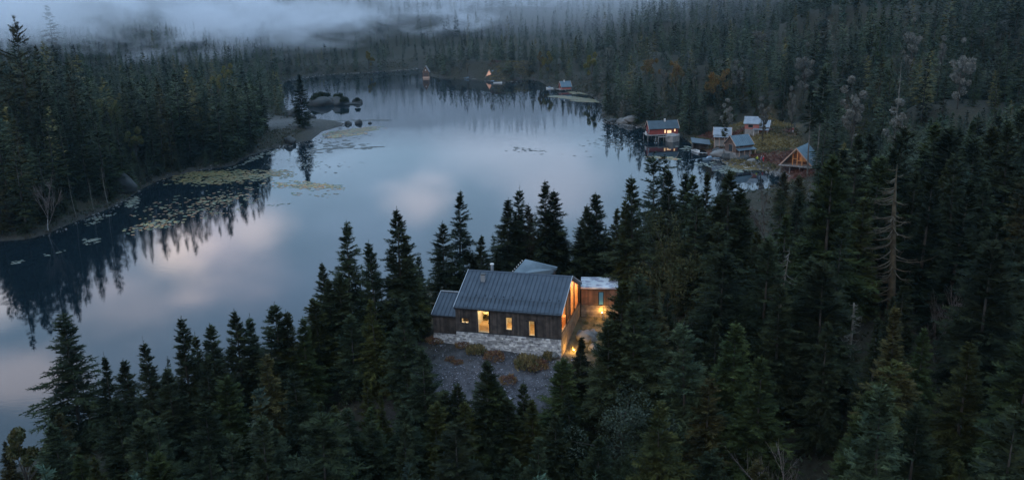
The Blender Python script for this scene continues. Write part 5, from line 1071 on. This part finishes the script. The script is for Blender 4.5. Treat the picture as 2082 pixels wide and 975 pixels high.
def cond_cot(x, y, z, h):
    if inpoly([(x, y)], KN)[0] and rr.rand() > .03: return 0
    if any((x - a - 2) ** 2 + (y - b - 2) ** 2 < 60 for a, b in BLP): return 0
    px, py = proj((x, y, z + h)); bx, by = proj((x, y, z))
    if not (-60 < px < 2140) or py < -70: return 0
    if 1300 < px < 1665 and by > 262 and py < 350 and y < 262: return 0
    if blocks(x, y, z, h): return 0
    if y < 236 and 1580 < px < 1674 and py < 352 and by > 300: return 0
    if inpoly([(bx, by)], [(505, 330), (545, 262), (585, 244), (580, 225), (720, 225), (715, 262), (650, 298)])[0]: return 0
    return h
fill(9000, -200, -75, 150, 300, 3.7, lambda x, y: (13 + 10 * rr.rand()) if sdf([(x, y)])[0] < 32 else (11 + 8 * rr.rand() ** 1.5), cond_cot)
fill(5000, -260, -150, 120, 330, 5, lambda x, y: 13 + 12 * rr.rand() ** 1.5, cond_cot)
fill(9000, -60, 280, 150, 330, 4.3, lambda x, y: 9 + 10 * rr.rand() ** 1.4, cond_cot)
fill(16000, -330, 420, 330, 560, 5.0, lambda x, y: rr.uniform(9, 16) if (x > 70 or y < 400) else rr.uniform(8, 14), cond_cot)
fill(30000, -700, 800, 560, 1150, 8.5, lambda x, y: rr.uniform(12, 20) if (y > 680 or x > 60) else rr.uniform(7, 12), lambda x, y, z, h: 0 if (-150 < x < -15 and y < 640 and rr.rand() < .5) else h if (lambda q: -60 < q[0] < 2140 and q[1] > -120)(proj((x, y, z + h))) else 0)
fill(6000, -125, -75, 150, 310, 2.4, lambda x, y: rr.uniform(4, 9), lambda x, y, z, h: cond_cot(x, y, z, h) if sdf([(x, y)])[0] < 14 else 0)
for f in FILL:
    d = math.hypot(f['x'], f['y']); f['d'] = d; f['size'] = f['h'] / d
# rank everything by how large it shows; the largest become things
FILL.sort(key=lambda f: -f['size'])
nspr = sum(1 for t in TREES if t['kind'] in ('spruce', 'ragged', 'bare'))
# rough visibility test: a coarse buffer of crowns in front
W_, H_ = 2082 // 8, 975 // 8; buf = np.full((H_ + 1, W_ + 1), 1e9); seen = {}
ALL = TREES + FILL; ALL.sort(key=lambda t: math.hypot(t['x'], t['y']))
for t in ALL:
    d = math.hypot(t['x'], t['y']); bx, by = proj((t['x'], t['y'], t['z'])); px, py = proj((t['x'], t['y'], t['z'] + t['h'])); cnt = 0; hp = by - py
    for j in range(max(0, int(py // 8)), min(H_, int(by // 8)) + 1):
        u = (j * 8 + 4 - py) / max(hp, 1); wpx = hp * .22 * max(0, min(1, u)) ; cx_ = px + (bx - px) * u
        i0, i1 = max(0, int((cx_ - wpx) // 8)), min(W_, int((cx_ + wpx) // 8))
        if i1 >= i0:
            row = buf[j, i0:i1 + 1]; cnt += int((row > 1e8).sum()); row[row > 1e8] = d
    t['vis'] = cnt
THINGS = []; REST = []
cand = sorted([t for t in FILL], key=lambda t: -t['vis'] * (1 if t['d'] < 330 else 0)); keepn = 300 - nspr
things_fill = cand[:keepn]; ids = set(id(t) for t in things_fill)
REST = [t for t in FILL if id(t) not in ids and (t['vis'] > 0 or t['d'] > 90)]
for t in things_fill:
    t.update(kind='spruce', var=None, tint=RT.choice(['dark green'] * 4 + ['blue green', 'olive green', 'deep green', 'deep green', 'fresh green', 'brownish green']), wide=RT.uniform(.85, 1.15), label=None, hand=False, name=None, group=None)

# ---- labels: which one it is, by region of the wood, tint, size and order
ZONES = [('in the bottom left corner wood', lambda t: t['y'] < 100 and t['px'] < 330), ('on the near left bank', lambda t: t['y'] < 125 and t['px'] < 640 and t['py'] < 770), ('in the foreground below the near left bank', lambda t: t['y'] < 110 and t['px'] < 660),
         ('left of the house wing', lambda t: t['y'] < 130 and t['px'] < 880 and t['py'] < 690), ('in the foreground left of the gravel', lambda t: t['y'] < 100 and t['px'] < 900),
         ('behind the timber house', lambda t: 80 < t['y'] < 150 and t['px'] < 1180 and t['py'] < 560), ('in front of the gravel yard', lambda t: t['y'] < 90 and t['px'] < 1130), ('below the glazed gable', lambda t: t['y'] < 90 and t['px'] < 1240),
         ('on the near shore facing the cottages', lambda t: t['y'] < 175 and t['px'] < 1560 and t['py'] < 420), ('right of the annex', lambda t: t['y'] < 165 and t['px'] < 1520 and t['py'] < 600), ('in the dark wood right of bottom centre', lambda t: t['y'] < 130 and t['px'] < 1560), 
         ('around the silvery dead spruce', lambda t: t['y'] < 170 and t['px'] < 1720 and t['py'] < 640), ('around the big mossy snag', lambda t: t['y'] < 175 and t['py'] < 640), ('in the dark bottom right wood', lambda t: t['y'] < 160 and t['x'] > 0),
         ('on the slope behind the A-frame', lambda t: t['x'] > 0 and t['y'] < 250), ('on the hill right of the cottages', lambda t: t['x'] > 0 and t['px'] > 1660), ('in the wood behind the cottages', lambda t: t['x'] > 0 and t['px'] > 1400), ('over the red boathouse point', lambda t: t['x'] > 0 and t['px'] > 1180), ('in the far shore wood', lambda t: t['x'] > -20),
         ('at the right end of the left wood', lambda t: t['px'] > 420), ('in the middle of the left wood', lambda t: t['px'] > 220), ('at the left edge of the left wood', lambda t: True)]
ORD = ['leftmost', 'second from left', 'third from left', 'fourth from left', 'fifth from left', 'sixth from left', 'seventh from left', 'eighth from left', 'ninth from left', 'tenth from left', 'eleventh from left', 'twelfth from left', 'thirteenth from left', 'fourteenth from left', 'fifteenth from left']
SPR = [t for t in TREES + things_fill if t['kind'] == 'spruce' and not t['label']]
zn = {}
for t in SPR:
    z = next(n_ for n_, f in ZONES if f(t)); hp = proj((t['x'], t['y'], t['z']))[1] - t['py']; t['zone'] = z; t['hp'] = hp; zn.setdefault(z, []).append(t)
for z, L_ in zn.items():
    L_.sort(key=lambda t: t['hp']); n_ = len(L_)
    for i, t in enumerate(L_): t['sz'] = 'small' if i < n_ / 3 else 'medium' if i < 2 * n_ / 3 else 'tall'
    key = {}
    for t in L_: key.setdefault((t['sz'], t['tint']), []).append(t)
    for (s_, ti), Q in key.items():
        Q.sort(key=lambda t: t['px'])
        for i, t in enumerate(Q): t['label'] = f'{s_} {ti} spruce {z}' + (f', {ORD[min(i, 14)]}' if len(Q) > 1 else ''); t['group'] = 'spruces ' + z

SN = [snag(1, 12, .30, 70, 3.4, curve=.35, oneside=.6, start=.15), snag(2, 12, .14, 44, 2.3, curve=.75, oneside=.5), snag(3, 9, .2, 40, 2.6, curve=.5, broken=True, start=.5), snag(4, 12, .13, 46, 1.6, curve=.4), snag(5, 12, .09, 20, 1.0, curve=.3)]
BT = [bare_tree(1, 9, M['birch'], 4), bare_tree(2, 9, M['deadwood'], 4, spread=.65), bare_tree(3, 9, M['birch'], 4, .09)]
PALE = [(leaf_crown(80 + i, M['leaf_grey'], H=12, R=2.3 - .5 * i, n=2600, size=.2, blobs=20, z0=.2)) for i in range(3)]
PALET = [limb_trunk(i, PALE[i][1], 12, M['bark']) for i in range(3)]
def kid(mesh, name, T, sc_, tint=None, z=0):
    o = bpy.data.objects.new(name, mesh); COL.objects.link(o); o.parent = T; o.scale = sc_
    if tint: o.color = (*tint, 1)
    return o
def plant(t):
    k = t['kind']; d = math.hypot(t['x'], t['y']); tint = TINTS.get(t['tint'], t['tint'] if isinstance(t['tint'], tuple) else (1, 1, 1))
    name = t['name'] or 'spruce_tree'; T = empty(name, (t['x'], t['y'], t['z'] - .1), RT.uniform(0, 6.28) if k != 'snag' or t['var'] > 1 else 0.0, t['label'], 'tree', t['group']); T.rotation_euler[0] = RT.gauss(0, .022); T.rotation_euler[1] = RT.gauss(0, .022)
    j = RT.uniform(.85, 1.15); tint = tuple(c * j for c in tint)
    if k in ('spruce', 'bare', 'ragged'):
        s = t['h'] / 12.0; lib = {'bare': BARE, 'ragged': RAG}.get(k, NEARM if d < 175 or t.get('hand') else MID); v = t['var'] if t['var'] is not None else RT.randrange(len(lib)); sw = s * t['wide'] * (1 if lib is not NEARM else .95)
        kid(lib[v % len(lib)], 'crown', T, (sw, sw * RT.uniform(.9, 1.1), s), tint)
        kid(TRK[v % 3] if k != 'bare' else TRKB, 'trunk', T, (s * (1 if d < 160 else .8),) * 2 + (s * .93,))
    elif k == 'snag':
        s = t['h'] / (9.0 if t['var'] == 2 else 12.0); a, b = SN[t['var']]; c = (.8, .8, .75) if t['var'] else (.42, .36, .24); kid(a, 'trunk', T, (s,) * 3, c); kid(b, 'branches', T, (s * t['wide'], s * t['wide'], s), c)
    elif k == 'birch':
        a, b = BT[t['var']]; s = t['h'] / 10.5; kid(a, 'trunk', T, (s,) * 3, (.8, .8, .8)); kid(b, 'branches', T, (s * t['wide'], s * t['wide'], s), (.45, .36, .34))
    elif k == 'leafy':
        a, b = LEAFY[t['var']]; s = t['h'] / (7.5 if t['var'] == 3 else 10.5); kid(a, 'crown', T, (s * t['wide'], s * t['wide'], s), tint); kid(b, 'trunk', T, (s * t['wide'], s * t['wide'], s))
    elif k == 'pale':
        v = t['var']; s = t['h'] / 12.5; g = RT.uniform(.6, 1.0); kid(PALE[v][0], 'crown', T, (s * t['wide'], s * t['wide'], s), (g, g, g)); kid(PALET[v], 'trunk', T, (s * t['wide'], s * t['wide'], s))
TRKB = trunk_mesh(12, .12, mat('pale_grey_trunk', (.17, .15, .13), .85, (.09, .08, .07), 2), 9)
for t in TREES + things_fill: plant(t)

def forest(name, pts, lib, label=None):
    me = bpy.data.meshes.new(name); me.vertices.add(len(pts)); me.vertices.foreach_set('co', np.array([(p['x'], p['y'], p['z'] - .1) for p in pts], np.float32).ravel())
    a = me.attributes.new('size', 'FLOAT', 'POINT'); a.data.foreach_set('value', np.array([p['h'] / 12.0 for p in pts], np.float32))
    o = bpy.data.objects.new(name, me); COL.objects.link(o); tag(o, kind='stuff')
    ng = bpy.data.node_groups.new(name, 'GeometryNodeTree'); ng.interface.new_socket('Geometry', in_out='INPUT', socket_type='NodeSocketGeometry'); ng.interface.new_socket('Geometry', in_out='OUTPUT', socket_type='NodeSocketGeometry')
    n = ng.nodes; L = ng.links; gi = n.new('NodeGroupInput'); go = n.new('NodeGroupOutput'); mp = n.new('GeometryNodeMeshToPoints'); L.new(gi.outputs[0], mp.inputs['Mesh'])
    ci = n.new('GeometryNodeCollectionInfo'); ci.inputs['Collection'].default_value = lib; ci.inputs['Separate Children'].default_value = True; ci.inputs['Reset Children'].default_value = True
    ip = n.new('GeometryNodeInstanceOnPoints'); L.new(mp.outputs[0], ip.inputs['Points']); L.new(ci.outputs[0], ip.inputs['Instance']); ip.inputs['Pick Instance'].default_value = True
    rv = n.new('FunctionNodeRandomValue'); rv.data_type = 'FLOAT_VECTOR'; rv.inputs[0].default_value = (0, 0, 0); rv.inputs[1].default_value = (.04, .04, 6.28); L.new(rv.outputs[0], ip.inputs['Rotation'])
    ri = n.new('FunctionNodeRandomValue'); ri.data_type = 'INT'; ri.inputs[4].default_value = 0; ri.inputs[5].default_value = len(lib.objects) - 1; ri.inputs['Seed'].default_value = 3; L.new(ri.outputs[2], ip.inputs['Instance Index'])
    na = n.new('GeometryNodeInputNamedAttribute'); na.data_type = 'FLOAT'; na.inputs[0].default_value = 'size'
    rs = n.new('FunctionNodeRandomValue'); rs.data_type = 'FLOAT_VECTOR'; rs.inputs[0].default_value = (.9, .9, .85); rs.inputs[1].default_value = (1.4, 1.4, 1.12); rs.inputs['Seed'].default_value = 8
    vm = n.new('ShaderNodeVectorMath'); vm.operation = 'SCALE'; L.new(rs.outputs[0], vm.inputs[0]); L.new(na.outputs[0], vm.inputs['Scale']); L.new(vm.outputs[0], ip.inputs['Scale'])
    L.new(ip.outputs[0], go.inputs[0]); md = o.modifiers.new('woods', 'NODES'); md.node_group = ng
print('TREES', len(TREES), 'things', len(things_fill), 'rest', len(REST))
near_rest = [t for t in REST if t['d'] < 330]; far_rest = [t for t in REST if t['d'] >= 330]
pale = [t for t in far_rest if RT.random() < .05 and t['x'] > -50 and t['d'] < 650]; pid = set(id(t) for t in pale)
gold = [t for t in REST if id(t) not in pid and RT.random() < .08 and t['d'] > 150]; pid |= set(id(t) for t in gold); near_rest = [t for t in near_rest if id(t) not in pid]
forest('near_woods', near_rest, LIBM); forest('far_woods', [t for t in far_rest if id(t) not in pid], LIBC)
forest('far_lichen_trees', pale, LIBP); forest('far_yellowing_trees', gold, LIBG)
